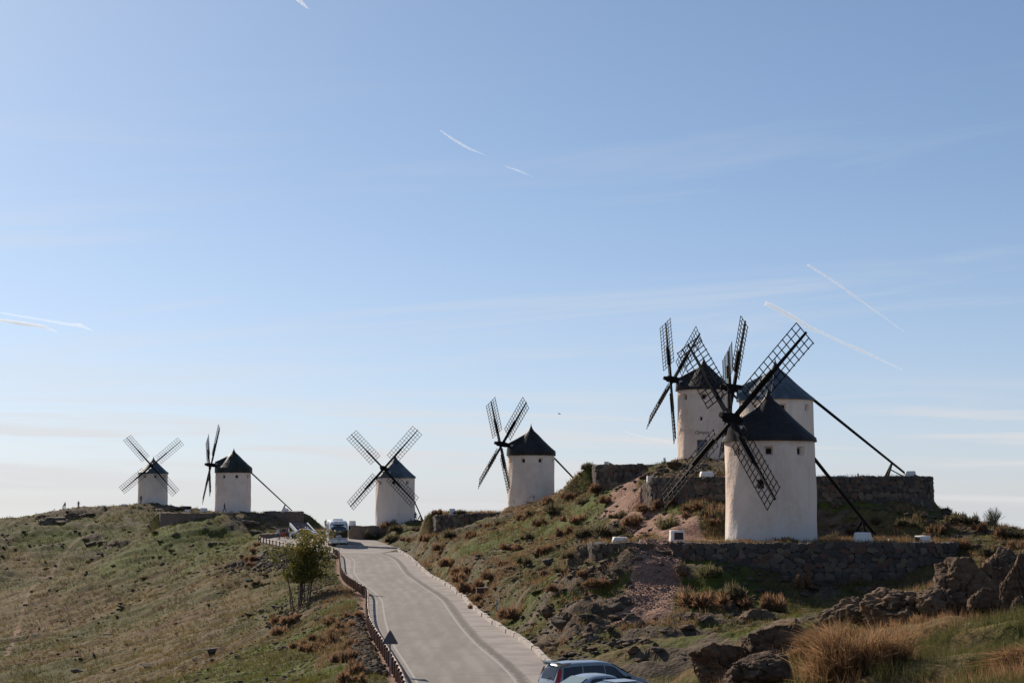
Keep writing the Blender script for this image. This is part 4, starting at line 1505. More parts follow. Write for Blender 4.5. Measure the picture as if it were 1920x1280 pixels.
class Car:
    """body lofted from measured side lines"""
    def __init__(self, name, label, loc, heading, body_m, L_, W_, top, belt, zb=0.24, roof_in=0.20, group=None, cat='car', r_w=0.32, axles=None, roof_m=None):
        self.t = thing(name, label, cat, loc, heading, group)
        xs = np.linspace(-L_ / 2, L_ / 2, 81)
        tz = np.interp(xs, [a for a, b in top], [b for a, b in top])
        tz = np.convolve(np.pad(tz, 2, mode='edge'), np.ones(5) / 5, mode='valid')
        bz = np.interp(xs, [a for a, b in belt], [b for a, b in belt])
        hw = np.interp(np.abs(xs), [0, L_ * 0.36, L_ * 0.46, L_ * 0.5], [W_ / 2, W_ / 2 * 0.985, W_ / 2 * 0.90, W_ / 2 * 0.74])
        self.xs, self.tz, self.bz, self.hw, self.W = xs, tz, np.minimum(bz, tz - 0.02), hw, W_
        self.gl = np.clip((tz - self.bz) / 0.5, 0, 1)
        self.rw = hw - 0.05 - roof_in * self.gl
        rings = []
        for i in range(81):
            rings.append(self.ring(i, zb))
        mb = MB().loft(rings)
        self.body = mb.obj('body', body_m, self.t, True, 38)
        ax = axles or (-L_ * 0.29, L_ * 0.31)
        for x in ax:
            for sy in (-1, 1):
                arch = MB()
                arch.tube((x, sy * (W_ / 2 - 0.14), r_w), (x, sy * (W_ / 2 + 0.006), r_w), r_w + 0.055, n=24)
                arch.obj('wheel_arch', M_TRIM, self.body, True, 40)
                wheel(self.t, (x, sy * (W_ / 2 - 0.09), r_w), r_w, 0.20)

    def ring(self, i, zb):
        x, tz, bz, hw, rw = self.xs[i], self.tz[i], self.bz[i], self.hw[i], self.rw[i]
        mid = zb + (bz - zb) * 0.5
        half = [(hw * 0.6, zb), (hw * 0.93, zb + 0.03), (hw * 0.99, zb + 0.12), (hw, mid), (hw * 0.985, bz - 0.06), (hw * 0.955, bz), (hw * 0.955 + (rw - hw * 0.955) * 0.9, bz + (tz - bz) * 0.86), (rw * 0.93, tz - 0.03), (rw * 0.75, tz), (rw * 0.35, tz + 0.018)]
        return [(x, y, z) for y, z in half] + [(x, -y, z) for y, z in half[::-1]]

    def side_glass(self, xa, xb, name='side_window', lo=0.10, hi=0.82, m_=None, sides=(-1, 1), slant=(0.0, 0.0)):
        for sy in sides:
            mb = MB()
            n = 10
            vs = []
            for hh in (lo, 0.5 * (lo + hi), hi):
                for k in range(n + 1):
                    q = (hh - lo) / (hi - lo)
                    x = (xa + slant[0] * q) * (1 - k / n) + (xb + slant[1] * q) * k / n
                    tz, bz, hw, rw = (np.interp(x, self.xs, a) for a in (self.tz, self.bz, self.hw, self.rw))
                    y = hw * 0.955 + (rw - hw * 0.955) * 0.9 * (hh / 0.86)
                    vs.append((x, sy * (y + 0.012), bz + (tz - bz) * hh))
            w_ = n + 1
            fs = [(r_ * w_ + k, r_ * w_ + k + 1, (r_ + 1) * w_ + k + 1, (r_ + 1) * w_ + k) for r_ in range(2) for k in range(n)]
            if sy > 0:
                fs = [f_[::-1] for f_ in fs]
            mb.add(vs, fs)
            mb.obj(name, m_ or M_GLASS_DARK, self.t, True)

    def top_glass(self, xa, xb, name, frac=0.80, m_=None):
        mb = MB()
        n = 10
        vs = []
        for k in range(n + 1):
            x = xa + (xb - xa) * k / n
            tz, rw = np.interp(x, self.xs, self.tz), np.interp(x, self.xs, self.rw)
            for j in range(9):
                s = -1 + j / 4
                y = s * rw * frac
                vs.append((x, y, tz + 0.018 * (1 - (abs(s) * frac) ** 2) + 0.016))
        fs = [(k * 9 + j, (k + 1) * 9 + j, (k + 1) * 9 + j + 1, k * 9 + j + 1) for k in range(n) for j in range(8)]
        mb.add(vs, fs)
        return mb.obj(name, m_ or M_GLASS_DARK, self.t, True)

    def part(self, name, mb, m_, smooth=False):
        return mb.obj(name, m_, self.t, smooth, 40)


def mirrors(car, x, z):
    for sy in (-1, 1):
        yy = float(np.interp(x, car.xs, car.hw))
        car.part('mirror', MB().box((x, sy * (yy + 0.10), z), (0.12, 0.20, 0.14), taper=0.8), M_TRIM if sy < 0 else M_TRIM)


def ground_car(x, Y, off=0.0):
    X_ = (x - 960) / FPX * Y
    return (X_, Y, float(BAY_Z(X_, Y)) + 0.03 + off)


HEAD = R(27)
mpv = Car('parked_minivan', 'silver blue minivan with roof spoiler, farthest of the parked cars', ground_car(1112, 69.0), HEAD, M_SILVERBLUE, 4.75, 1.86,
          [(-2.375, 0.70), (-2.30, 1.02), (-2.02, 1.58), (-1.85, 1.68), (-1.2, 1.735), (0.0, 1.73), (0.45, 1.66), (1.45, 1.10), (1.6, 1.04), (2.1, 0.92), (2.375, 0.62)],
          [(-2.375, 0.68), (-2.2, 1.02), (-1.0, 0.98), (0.6, 0.93), (1.5, 0.98), (2.0, 0.88), (2.375, 0.60)], group='cars parked in the near bay')
mpv.side_glass(-1.95, -1.0, slant=(0.10, 0.0))
mpv.side_glass(-0.94, 0.05)
mpv.side_glass(0.11, 1.25, slant=(0.0, -0.62))
mpv.top_glass(0.58, 1.42, 'windscreen', 0.88)
mpv.top_glass(-2.27, -2.06, 'rear_window', 0.80)
sp_ = MB()
for yy in (-0.60, 0.60):
    sp_.loft([[(-2.05, yy - 0.10, 1.60), (-2.05, yy + 0.10, 1.60), (-1.45, yy + 0.05, 1.73), (-1.45, yy - 0.05, 1.73)], [(-2.12, yy - 0.10, 1.745), (-2.12, yy + 0.10, 1.745), (-1.50, yy + 0.04, 1.755), (-1.50, yy - 0.04, 1.755)]])
sp_.box((-2.10, 0, 1.755), (0.22, 1.36, 0.035), Matrix.Rotation(0.08, 3, 'Y'))
mpv.part('roof_spoiler', sp_, M_SILVERBLUE)
for sy in (-1, 1):
    mpv.part('tail_lamp', MB().loft([[(-2.30, sy * 0.76, 0.86), (-2.16, sy * 0.875, 0.86), (-2.13, sy * 0.86, 0.88)], [(-2.19, sy * 0.70, 1.25), (-2.06, sy * 0.815, 1.25), (-2.04, sy * 0.80, 1.25)], [(-2.08, sy * 0.67, 1.52), (-1.98, sy * 0.74, 1.52), (-1.97, sy * 0.73, 1.52)]]), M_LAMP_RED)
    mpv.part('headlamp', MB().box((2.16, sy * 0.62, 0.74), (0.24, 0.34, 0.16), Matrix.Rotation(sy * 0.35, 3, 'Z'), taper=0.7), M_LAMP)
mpv.part('rear_wiper', MB().path([((-2.31, 0.05, 1.08), 0.012), ((-2.26, -0.25, 1.16), 0.012), ((-2.25, -0.42, 1.17), 0.01)], 5), M_TRIM)
mpv.part('number_plate', MB().box((-2.385, 0, 0.66), (0.03, 0.52, 0.12)), M_PLATE)
mpv.part('rear_bumper', MB().box((-2.33, 0, 0.44), (0.16, 1.50, 0.26), taper=0.96), M_SILVERBLUE)
mirrors(mpv, 1.10, 1.06)
M_GLASS_CLEAR = simple('seat_fabric', (0.05, 0.05, 0.055), 0.9)

sed = Car('parked_sedan', 'silver rounded saloon car, middle one of the parked cars', ground_car(1118, 65.2), HEAD + R(3), M_SILVER, 4.35, 1.76,
          [(-2.175, 0.62), (-2.10, 0.90), (-1.55, 0.98), (-0.85, 1.36), (-0.45, 1.435), (0.10, 1.44), (0.5, 1.37), (1.15, 1.0), (1.3, 0.95), (1.9, 0.83), (2.175, 0.55)],
          [(-2.175, 0.60), (-2.05, 0.86), (-1.4, 0.92), (0.4, 0.88), (1.2, 0.92), (1.8, 0.80), (2.175, 0.53)], group='cars parked in the near bay', r_w=0.31)
sed.side_glass(-1.12, -0.12, slant=(0.42, 0.0))
sed.side_glass(-0.06, 1.0, slant=(0.0, -0.50))
sed.top_glass(0.55, 1.12, 'windscreen', 0.88)
sed.top_glass(-1.45, -0.85, 'rear_window', 0.86, M_GLASS_GREEN)
for sy in (-1, 1):
    sed.part('tail_lamp', MB().box((-2.10, sy * 0.66, 0.78), (0.12, 0.30, 0.16), taper=0.8), M_LAMP_RED)
    sed.part('headlamp', MB().box((1.98, sy * 0.58, 0.66), (0.24, 0.32, 0.14), Matrix.Rotation(sy * 0.35, 3, 'Z'), taper=0.7), M_LAMP)
mirrors(sed, 0.85, 0.97)

hat = Car('parked_hatchback', 'navy blue car roof showing at the bottom edge, nearest of the parked cars', ground_car(1180, 61.5), HEAD + R(2), M_NAVY, 4.0, 1.70,
          [(-2.0, 0.60), (-1.93, 0.95), (-1.55, 1.33), (-1.1, 1.425), (-0.2, 1.45), (0.35, 1.38), (1.15, 0.98), (1.3, 0.93), (1.75, 0.82), (2.0, 0.55)],
          [(-2.0, 0.58), (-1.9, 0.92), (0.4, 0.88), (1.2, 0.90), (1.7, 0.78), (2.0, 0.53)], group='cars parked in the near bay', r_w=0.30)
hat.side_glass(-1.5, -0.35, slant=(0.2, 0.0))
hat.side_glass(-0.28, 0.95, slant=(0.0, -0.5))
hat.top_glass(0.42, 1.12, 'windscreen', 0.88)
hat.top_glass(-1.88, -1.58, 'rear_window', 0.8)
hat.part('roof_panel', MB().box((-0.5, 0, 1.462), (1.0, 0.9, 0.012)), M_SILVER)
mirrors(hat, 0.85, 0.96)

# white car in the far car park
YC = 249.0
XC = (572 - 960) / FPX * YC
wc = Car('white_car', 'old white saloon car standing in the far car park', (XC, YC, float(road_z(YC)) + 0.02), R(176), M_WHITEPAINT, 4.4, 1.70,
         [(-2.2, 0.60), (-2.12, 0.88), (-1.5, 0.93), (-1.0, 1.32), (-0.6, 1.42), (0.2, 1.42), (0.55, 1.36), (1.0, 0.97), (1.2, 0.93), (1.95, 0.83), (2.2, 0.55)],
         [(-2.2, 0.58), (-2.0, 0.84), (1.0, 0.88), (1.9, 0.78), (2.2, 0.53)])
wc.side_glass(-1.15, -0.15, slant=(0.25, 0.0))
wc.side_glass(-0.08, 0.92, slant=(0.0, -0.36))
wc.top_glass(0.58, 0.98, 'windscreen', 0.88)
wc.top_glass(-1.45, -1.02, 'rear_window', 0.86)
for sy in (-1, 1):
    wc.part('headlamp', MB().box((2.10, sy * 0.60, 0.66), (0.14, 0.26, 0.15), taper=0.8), M_LAMP)
    wc.part('bumper', MB().box((sy * 2.17, 0, 0.42), (0.12, 1.45, 0.14)), M_TRIM)

# ------------------------------------------------------------------ coach
YB = 230.0
bus = thing('coach', 'white coach with big dark windscreen coming round the bend', 'bus', ((637 - 960) / FPX * YB, YB, float(road_z(YB)) + 0.02), R(-90 + 8.5))
BL, BW, BH = 12.0, 2.55, 3.45


def bus_ring(x, k=1.0, zt=BH, zb=0.34):
    hw = BW / 2 * k
    half = [(hw * 0.9, zb), (hw, zb + 0.15), (hw, 1.25), (hw * 0.995, 2.2), (hw * 0.975, zt - 0.42), (hw * 0.90, zt - 0.16), (hw * 0.72, zt - 0.04), (hw * 0.35, zt)]
    return [(x, y, z) for y, z in half] + [(x, -y, z) for y, z in half[::-1]]


MB().loft([bus_ring(-BL, 0.97, BH - 0.1), bus_ring(-BL + 0.15), bus_ring(-8), bus_ring(-4), bus_ring(-1.2), bus_ring(-0.75, 0.995, BH - 0.06), bus_ring(-0.35, 0.975, BH - 0.22), bus_ring(-0.10, 0.94, BH - 0.50, 0.40), bus_ring(0.0, 0.90, BH - 0.75, 0.46)]).obj('body', M_WHITEPAINT, bus, True, 35)
ws = MB()
wr_ = []
for z in np.linspace(1.15, 2.95, 8):
    xo = 0.125 - 0.22 * max(0, (z - 2.0)) ** 1.6
    hw = BW / 2 * (0.95 - 0.03 * (z - 1.1) / 1.8)
    wr_.append([(xo - 0.13 * (abs(s) ** 4), s * hw, z) for s in np.linspace(-1, 1, 11)])
ws.loft(wr_, cap=False, closed=False)
ws.obj('windscreen', M_GLASS_DARK, bus, True)
for sy in (-1, 1):
    for k in range(6):
        xa = -0.9 - k * 1.75
        MB().box((xa - 0.8, sy * (BW / 2 - 0.012), 2.30), (1.66, 0.05, 1.02), Matrix.Rotation(sy * 0.02, 3, 'X')).obj('side_window', M_GLASS_GREEN, bus)
    MB().path([((-0.25, sy * 1.20, 2.95), 0.035), ((0.22, sy * 1.36, 2.98), 0.03), ((0.30, sy * 1.40, 2.80), 0.03)], 6).box((0.30, sy * 1.41, 2.50), (0.10, 0.24, 0.52)).obj('mirror', M_WHITEPAINT if sy < 0 else M_TRIM, bus)
    MB().box((0.02, sy * 0.92, 0.88), (0.16, 0.42, 0.22), Matrix.Rotation(sy * -0.2, 3, 'Z'), taper=0.8).obj('headlamp', M_LAMP, bus)
    for x in (-2.6, -8.6):
        MB().tube((x, sy * (BW / 2 - 0.2), 0.50), (x, sy * (BW / 2 + 0.012), 0.50), 0.60, n=24).obj('wheel_arch', M_TRIM, bus)
        wheel(bus, (x, sy * (BW / 2 - 0.13), 0.49), 0.49, 0.30)
MB().box((0.05, 0, 0.62), (0.14, 2.1, 0.22), taper=0.96).obj('bumper', M_WHITEPAINT, bus)
MB().box((0.10, 0, 0.50), (0.03, 1.9, 0.12)).obj('lower_grille', M_TRIM, bus)
MB().box((0.135, 0, 0.66), (0.02, 0.52, 0.11)).obj('number_plate', M_PLATE, bus)
MB().path([((0.10, -0.95, 1.05), 0.025), ((0.13, -0.3, 0.96), 0.025), ((0.13, 0.3, 0.96), 0.025), ((0.10, 0.95, 1.05), 0.025)], 5).obj('trim_line', M_TRIM, bus)
MB().box((0.14, -0.1, 1.36), (0.03, 0.55, 0.16)).obj('route_card', M_PLATE, bus)
MB().box((-3.4, 0, BH + 0.07), (2.0, 1.5, 0.22), taper=0.8).obj('roof_unit', M_WHITEPAINT, bus)
MB().box((-0.30, 0, 3.30), (0.10, 1.2, 0.10)).obj('marker_light_bar', M_LAMP, bus)

bus.scale = (1.05, 1.06, 1.06)

# ------------------------------------------------------------------ road signs and posts
M_SIGNBACK = simple('grey_sign_back', (0.115, 0.115, 0.125), 0.55, 0.2, metal=0.4)
p_ = at(731, 1258, 82.5)
zg = gz(p_.x, p_.y)
sg_ = thing('warning_sign', 'grey back of a triangular road sign on a post by the guard rail', 'road sign', (p_.x, p_.y, zg), R(4))
top_z = at(727, 1181, 82.5).z - zg
MB().box((0, 0.03, (top_z - 0.05) / 2 - 0.15), (0.09, 0.05, top_z + 0.25)).obj('post', M_STEEL, sg_)


def rounded_tri(s, r_):
    pts_ = []
    for k in range(3):
        a = math.pi / 2 + k * 2 * math.pi / 3
        c_ = Vector((math.cos(a), math.sin(a))) * (s / math.sqrt(3) - 2 * r_)
        for j in range(5):
            b_ = a - math.pi / 3 + j * math.pi / 6
            pts_.append(c_ + Vector((math.cos(b_), math.sin(b_))) * r_)
    return pts_


tri = rounded_tri(0.86, 0.05)
zc = top_z - 0.44
plate = MB().loft([[(q.x, -0.012, q.y + zc) for q in tri], [(q.x, 0.002, q.y + zc) for q in tri]])
pl_ = plate.obj('sign_plate', M_SIGNBACK, sg_)
MB().box((0, 0.012, zc - 0.05), (0.42, 0.03, 0.04)).box((0, 0.012, zc + 0.22), (0.2, 0.03, 0.04)).obj('bracket', M_STEEL, pl_)

p_ = at(640, 1042, 211.0)
zg = float(road_z(p_.y))
rs = thing('round_sign', 'small round grey sign on a thin post in front of the coach', 'road sign', (p_.x - 0.3, p_.y, zg - 0.1), 0)
MB().tube((0, 0, -0.2), (0, 0, 2.6), 0.035, n=8).obj('post', M_STEEL, rs)
MB().tube((0, -0.03, 2.45), (0, -0.05, 2.45), 0.36, n=24).obj('sign_plate', M_ZINC, rs)

p_ = hit(931, 1150)
mk = thing('marker_post', 'short grey marker post beside the round brown shrub at the kerb', 'post', p_, 0)
MB().tube((0, 0, -0.2), (0, 0, 0.95), 0.05, n=8).obj('post', M_STEEL, mk)
MB().box((0.03, 0, 0.97), (0.16, 0.10, 0.08)).obj('cap', M_ZINC, mk)

p_ = hit(904, 1120)
bx_ = thing('utility_box', 'low rusty brown box half hidden among the roadside shrubs', 'box', p_, R(8))
MB().box((0, 0, 0.30), (0.95, 0.5, 0.85)).obj('body', simple('rusty_steel', (0.105, 0.055, 0.038), 0.8, 0.3), bx_)
MB().box((0, 0, 0.75), (1.02, 0.57, 0.05)).obj('lid', simple('brown_lid', (0.16, 0.10, 0.075), 0.8, 0.2), bx_)

# steps with white parapets leading up from the car park
st = thing('stairway', 'flight of bluish steps between white parapets behind the white car', 'stairs', (0, 0, 0))
a0_, a1_ = Vector(W2(582, 994, 256.5)), Vector(W2(560, 982, 262.5))
dirv = (a1_ - a0_)
nst = 12
z0, z1 = float(road_z(253)) + 0.0, at(556, 981, 262).z
M_STEP = simple('slate_steps', (0.085, 0.095, 0.135), 0.8, 0.2, world=True)
lat = Vector((-dirv.y, dirv.x)).normalized()
ang = math.atan2(dirv.y, dirv.x)
for k in range(nst):
    c_ = a0_ + dirv * ((k + 0.5) / nst)
    zt = z0 + (z1 - z0) * (k + 1) / nst
    MB().box((c_.x, c_.y, zt - 0.6), (dirv.length / nst + 0.02, 2.6, 1.2), Matrix.Rotation(ang, 3, 'Z')).obj('step', M_STEP, st)
for sgn in (-1, 1):
    o_ = lat * (1.45 * sgn)
    rg = []
    for k, q in enumerate((a0_ + o_, a1_ + o_)):
        zt = (z0, z1)[k] + 0.14
        w_ = lat * 0.09
        rg.append([(q.x - w_.x, q.y - w_.y, zt - 2.0), (q.x + w_.x, q.y + w_.y, zt - 2.0), (q.x + w_.x, q.y + w_.y, zt), (q.x - w_.x, q.y - w_.y, zt)])
    MB().loft(rg).obj('parapet', M_WHITE_RENDER, st)
# low dark bank wall behind the people
WALLS['lot'] = [W2(497, 1006, 248), W2(520, 1006, 254), W2(548, 1006, 256)]
retaining_wall('lot', 'low brown wall behind the group of people in the car park', float(road_z(252)), far=True, rise=0.55)

# ------------------------------------------------------------------ people
def person(label, loc, facing, shirt, trousers, pose='stand', hair=(0.03, 0.02, 0.015), hgt=1.72, group='visitors among the windmills'):
    import bmesh
    k = hgt / 1.72
    step_ = {'stand': 0.05, 'walk': 0.30, 'lean': 0.08}[pose]
    lean = {'stand': 0.0, 'walk': 0.05, 'lean': 0.25}[pose]
    V = {}
    bm = bmesh.new()
    sk = bm.verts.layers.skin.verify()

    def vt(n, x, y, z, r_, r2=None):
        v = bm.verts.new((x * k, y * k, z * k))
        v[sk].radius = (r_ * k, (r2 or r_) * k)
        V[n] = v
        return v
    def ed(*ns):
        for a, b in zip(ns[:-1], ns[1:]):
            bm.edges.new((V[a], V[b]))
    vt('pel', 0, 0, 0.95, 0.15, 0.115)
    V['pel'][sk].use_root = True
    vt('belly', lean * 0.3, 0, 1.10, 0.14, 0.10)
    vt('chest', lean * 0.8, 0, 1.32, 0.165, 0.11)
    vt('neck', lean * 1.0, 0, 1.48, 0.055)
    vt('chin', lean * 1.1 + 0.02, 0, 1.56, 0.07)
    vt('head', lean * 1.15 + 0.01, 0, 1.64, 0.095, 0.082)
    vt('crown', lean * 1.15, 0, 1.70, 0.05)
    ed('pel', 'belly', 'chest', 'neck', 'chin', 'head', 'crown')
    for s, n in ((1, 'l'), (-1, 'r')):
        fx = step_ * s
        vt('hip' + n, 0, 0.10 * s, 0.88, 0.095)
        vt('knee' + n, fx * 0.55 + 0.04, 0.10 * s, 0.48, 0.062)
        vt('ank' + n, fx - (0.06 if s < 0 else 0), 0.10 * s, 0.09, 0.042)
        vt('toe' + n, fx + 0.15, 0.12 * s, 0.035, 0.035)
        ed('pel', 'hip' + n, 'knee' + n, 'ank' + n, 'toe' + n)
        ax = -fx * 0.8
        vt('sho' + n, lean * 0.9, 0.19 * s, 1.40, 0.062)
        vt('elb' + n, lean * 0.9 + ax * 0.4 - 0.02, 0.25 * s, 1.12, 0.043)
        vt('wri' + n, lean + ax + 0.08, 0.25 * s, 0.90 + (0.15 if pose != 'stand' else 0), 0.032)
        vt('han' + n, lean + ax + 0.13, 0.25 * s, 0.82 + (0.15 if pose != 'stand' else 0), 0.034)
        ed('chest', 'sho' + n, 'elb' + n, 'wri' + n, 'han' + n)
    me_ = bpy.data.meshes.new('body')
    bm.to_mesh(me_)
    bm.free()
    o = bpy.data.objects.new('tmp', me_)
    COL.objects.link(o)
    o.modifiers.new('skin', 'SKIN')
    sb = o.modifiers.new('sub', 'SUBSURF')
    sb.levels = 1
    dg_ = bpy.context.evaluated_depsgraph_get()
    dg_.update()
    nm = bpy.data.meshes.new_from_object(o.evaluated_get(dg_))
    bpy.data.objects.remove(o)
    nm.name = 'body'
    cols = [shirt, trousers, (0.42, 0.27, 0.20), hair, (0.03, 0.025, 0.022)]
    nm.materials.clear()
    for c_ in cols:
        key = 'cloth_%d_%d_%d' % tuple(int(x * 255) for x in c_)
        nm.materials.append(MATS.get(key) or simple(key, c_, 0.85, 0.2, 6.0))
    for pg in nm.polygons:
        z = pg.center.z / k
        y = abs(pg.center.y) / k
        if z < 0.075:
            mi = 4
        elif z < 0.97 and y < 0.215:
            mi = 1
        elif z > 1.655 or (z > 1.57 and pg.center.x / k < lean * 1.1 - 0.03):
            mi = 3
        elif z > 1.49:
            mi = 2
        elif y > 0.20 and z < 1.0:
            mi = 2
        else:
            mi = 0
        pg.material_index = mi
        pg.use_smooth = True
    pr = link('person', nm, None, loc, (0, 0, facing))
    return tag(pr, label, 'person', group)


def stand(x, y, Y, z=None):
    q = at(x, y, Y)
    return (q.x, q.y, (gz(q.x, q.y) if z is None else z) - 0.0)


BLK, NAVY_, GREY_, WHT, JEAN, RED_ = (0.02, 0.02, 0.022), (0.03, 0.035, 0.06), (0.10, 0.10, 0.11), (0.55, 0.53, 0.50), (0.05, 0.07, 0.12), (0.32, 0.06, 0.03)
person('person in pale clothes leaning forward on the far left skyline', stand(118, 954, 331.5), R(0), WHT, GREY_, 'lean')
person('person in dark clothes beside the pale one on the far left skyline', stand(122, 954, 331.5), R(180), NAVY_, BLK, 'stand')
person('lone person in dark clothes on the skyline left of the farthest windmill', stand(147, 953, 332.5), R(-90), BLK, BLK, 'stand')
person('person in brown standing at the foot of the farthest windmill', stand(264, 946, 334.5), R(-90), (0.10, 0.06, 0.05), BLK, 'stand', hgt=1.8)
person('person in pale top on the rocks left of the greenish roofed windmill', stand(364, 947, 290), R(-90), (0.28, 0.28, 0.30), JEAN, 'stand')
person('person in dark clothes striding past the foot of the greenish roofed windmill', stand(421, 962, 272.5, Z2 + 0.05), R(180), BLK, BLK, 'walk', hgt=1.78)
person('person in grey top standing right of the windmill beside the bus', stand(779, 985, 246), R(-90), GREY_, BLK, 'stand')
zl = lambda Y: float(road_z(Y)) + 0.015
person('person in white top in front of the group in the car park', stand(521, 1010, 243.5, zl(243.5)), R(-60), (0.40, 0.42, 0.44), JEAN, 'stand', hgt=1.75)
person('person in dark jacket at the left of the group in the car park', stand(524.5, 1010, 245, zl(245)), R(200), NAVY_, JEAN, 'stand')
person('person in red trousers in the group in the car park', stand(528.5, 1005, 248, zl(248)), R(-80), GREY_, RED_, 'stand')
person('person in red trousers nearer the white car', stand(533.5, 1005, 248, zl(248)), R(250), BLK, RED_, 'stand', hgt=1.68)
person('person in dark clothes beside the front of the white car', stand(538, 1005, 247, zl(247)), R(-120), GREY_, BLK, 'walk')
person('tall person in white shirt next to the white car', stand(541.5, 1005, 246.5, zl(246.5)), R(180), WHT, NAVY_, 'stand', hgt=1.82)
person('person in black seen above the coach roof', stand(611, 988, 264), R(-90), BLK, BLK, 'stand', hgt=1.8)

# a bird in the sky
bd = tag(MB().loft([[(-0.5, 0, 0), (-0.5, 0.02, 0.02), (-0.5, 0, 0.04)], [(0, -0.12, -0.05), (0, 0.12, -0.05), (0, 0, 0.12)], [(0.45, 0, 0), (0.45, 0.02, 0.02), (0.45, 0, 0.04)]])
         .loft([[(-0.15, 0.08, 0.03), (0.18, 0.08, 0.03), (0.0, 0.08, 0.06)], [(-0.2, 0.6, 0.25), (0.1, 0.6, 0.25), (0, 0.6, 0.27)], [(-0.2, 1.15, 0.12), (-0.1, 1.15, 0.12), (-0.15, 1.15, 0.13)]])
         .loft([[(-0.15, -0.08, 0.03), (0.18, -0.08, 0.03), (0.0, -0.08, 0.06)], [(-0.2, -0.6, 0.25), (0.1, -0.6, 0.25), (0, -0.6, 0.27)], [(-0.2, -1.15, 0.12), (-0.1, -1.15, 0.12), (-0.15, -1.15, 0.13)]])
         .obj('bird', simple('dark_feathers', (0.04, 0.035, 0.03), 0.8), None, loc=at(1049, 776, 480)), 'small dark bird flying right of the peeling windmill', 'bird')
bd.rotation_euler = (0.2, 0, R(20))

# ------------------------------------------------------------------ shrubs
def frame_dirs(n, up, rs):
    d = rs.normal(size=(n, 3))
    d[:, 2] = np.abs(d[:, 2]) * up + 0.05
    return d / np.linalg.norm(d, axis=1, keepdims=True)


def twig_mesh(name, m_, n, seed, w_=0.020, h_=0.8, spread=1.0, leaf=0, curl=0.25):
    """fuzzy dome of thin twigs, width 1"""
    rs = np.random.default_rng(seed)
    nl = 7
    lc = np.c_[rs.uniform(-0.42, 0.42, nl), rs.uniform(-0.36, 0.36, nl), np.zeros(nl)]
    lr = rs.uniform(0.45, 1.0, nl)
    g = rs.integers(0, nl, n)
    d = frame_dirs(n, 1.0, rs)
    L_ = 0.36 * lr[g] * rs.uniform(0.45, 1.15, n)
    d2 = d * np.array([spread, spread, h_ * 2.7])
    tip = d2 * L_[:, None] + lc[g]
    st_ = d2 * (L_ * rs.uniform(0.15, 0.6, n))[:, None] + lc[g]
    tip = tip + rs.normal(size=(n, 3)) * 0.03
    side = np.cross(d, rs.normal(size=(n, 3)))
    side /= np.linalg.norm(side, axis=1, keepdims=True)
    wv = side * (w_ * rs.uniform(0.5, 1.3, (n, 1)))
    mid = (st_ + tip) / 2 + rs.normal(size=(n, 3)) * 0.02 * curl
    v = np.stack([st_ - wv, st_ + wv, mid + wv * 1.2, tip, mid - wv * 1.2], 1).reshape(-1, 3)
    i = np.arange(n)[:, None] * 5
    q = np.concatenate([i + np.array([[0, 1, 2, 4]])])
    tr = np.concatenate([i + np.array([[4, 2, 3]])])
    hz = np.clip(v[:, 2], 0, 1)
    sh = np.repeat(rs.uniform(0, 1, n), 5)
    return np_mesh(name, v, [q, tr], False, [m_], attrs={'shade': sh})


BROWN = [twig_mesh('shrub', M_SHRUB_BROWN, 1500, 10 + i, 0.016, 0.78) for i in range(3)]
DARK = [twig_mesh('shrub', M_SHRUB_DARK, 1100, 20 + i, 0.020, 0.72) for i in range(3)]
FLAT = [twig_mesh('shrub', M_SHRUB_BROWN, 1500, 30 + i, 0.016, 0.42) for i in range(2)]
OLIVE = [twig_mesh('shrub', M_SHRUB_OLIVE, 900, 40 + i, 0.014, 0.85) for i in range(2)]
KINDS_ = {'b': BROWN, 'd': DARK, 'f': FLAT, 'o': OLIVE}


def shrub(x, y, wpx, kind, label=None, group=None):
    p_ = hit(x, y)
    k = p_.y / FPX * wpx * 0.88
    me_ = random.choice(KINDS_[kind])
    o = link('shrub', me_, None, p_ - Vector((0, 0, 0.04 * k)), (random.uniform(-.1, .1), random.uniform(-.1, .1), random.uniform(0, 6.28)), (k * random.uniform(0.85, 1.3), k * random.uniform(0.85, 1.25), k * random.uniform(0.62, 1.02)))
    return tag(o, label, 'shrub', group)


for args in [
    (965, 1160, 56, 'b', 'big round brown shrub standing alone beside the kerb and marker post'),
    (893, 1143, 27, 'b', 'small round brown shrub at the kerb left of the marker post'),
    (1322, 1138, 84, 'b', 'wide rust brown shrub right of the foot of the gravel path'),
    (1385, 1137, 48, 'b', 'low rusty shrub just right of the wide rust brown shrub'),
    (1452, 1142, 58, 'b', 'dull brown shrub behind the rock ledge below the terrace shade'),
    (1499, 1100, 48, 'b', 'reddish shrub alone in the shade below the long terrace wall'),
    (1377, 1120, 62, 'd', 'dark shrub behind the wide rust brown one'),
    (1335, 1080, 48, 'o', 'straw coloured shrub against the foot of the long terrace wall'),
    (1118, 1100, 66, 'f', 'flat spreading brown shrub on the slope left of the gravel path'),
    (1040, 1114, 36, 'b', 'small brown shrub on green grass above the road rocks'),
    (1470, 1017, 62, 'f', 'brown shrub growing against the foot of the nearest windmill'),
    (1406, 1017, 44, 'f', 'low brown shrub at the left foot of the nearest windmill'),
    (1250, 992, 52, 'o', 'straw brown shrub above the plaque block'),
    (1150, 1003, 66, 'd', 'wide dark shrub left of the plaque block'),
    (1860, 1000, 1, 'o', None),
]:
    if args[4]:
        shrub(*args)
ORD = ['nearest', 'second nearest', 'third nearest', 'fourth nearest', 'fourth farthest', 'third farthest', 'second farthest', 'farthest']
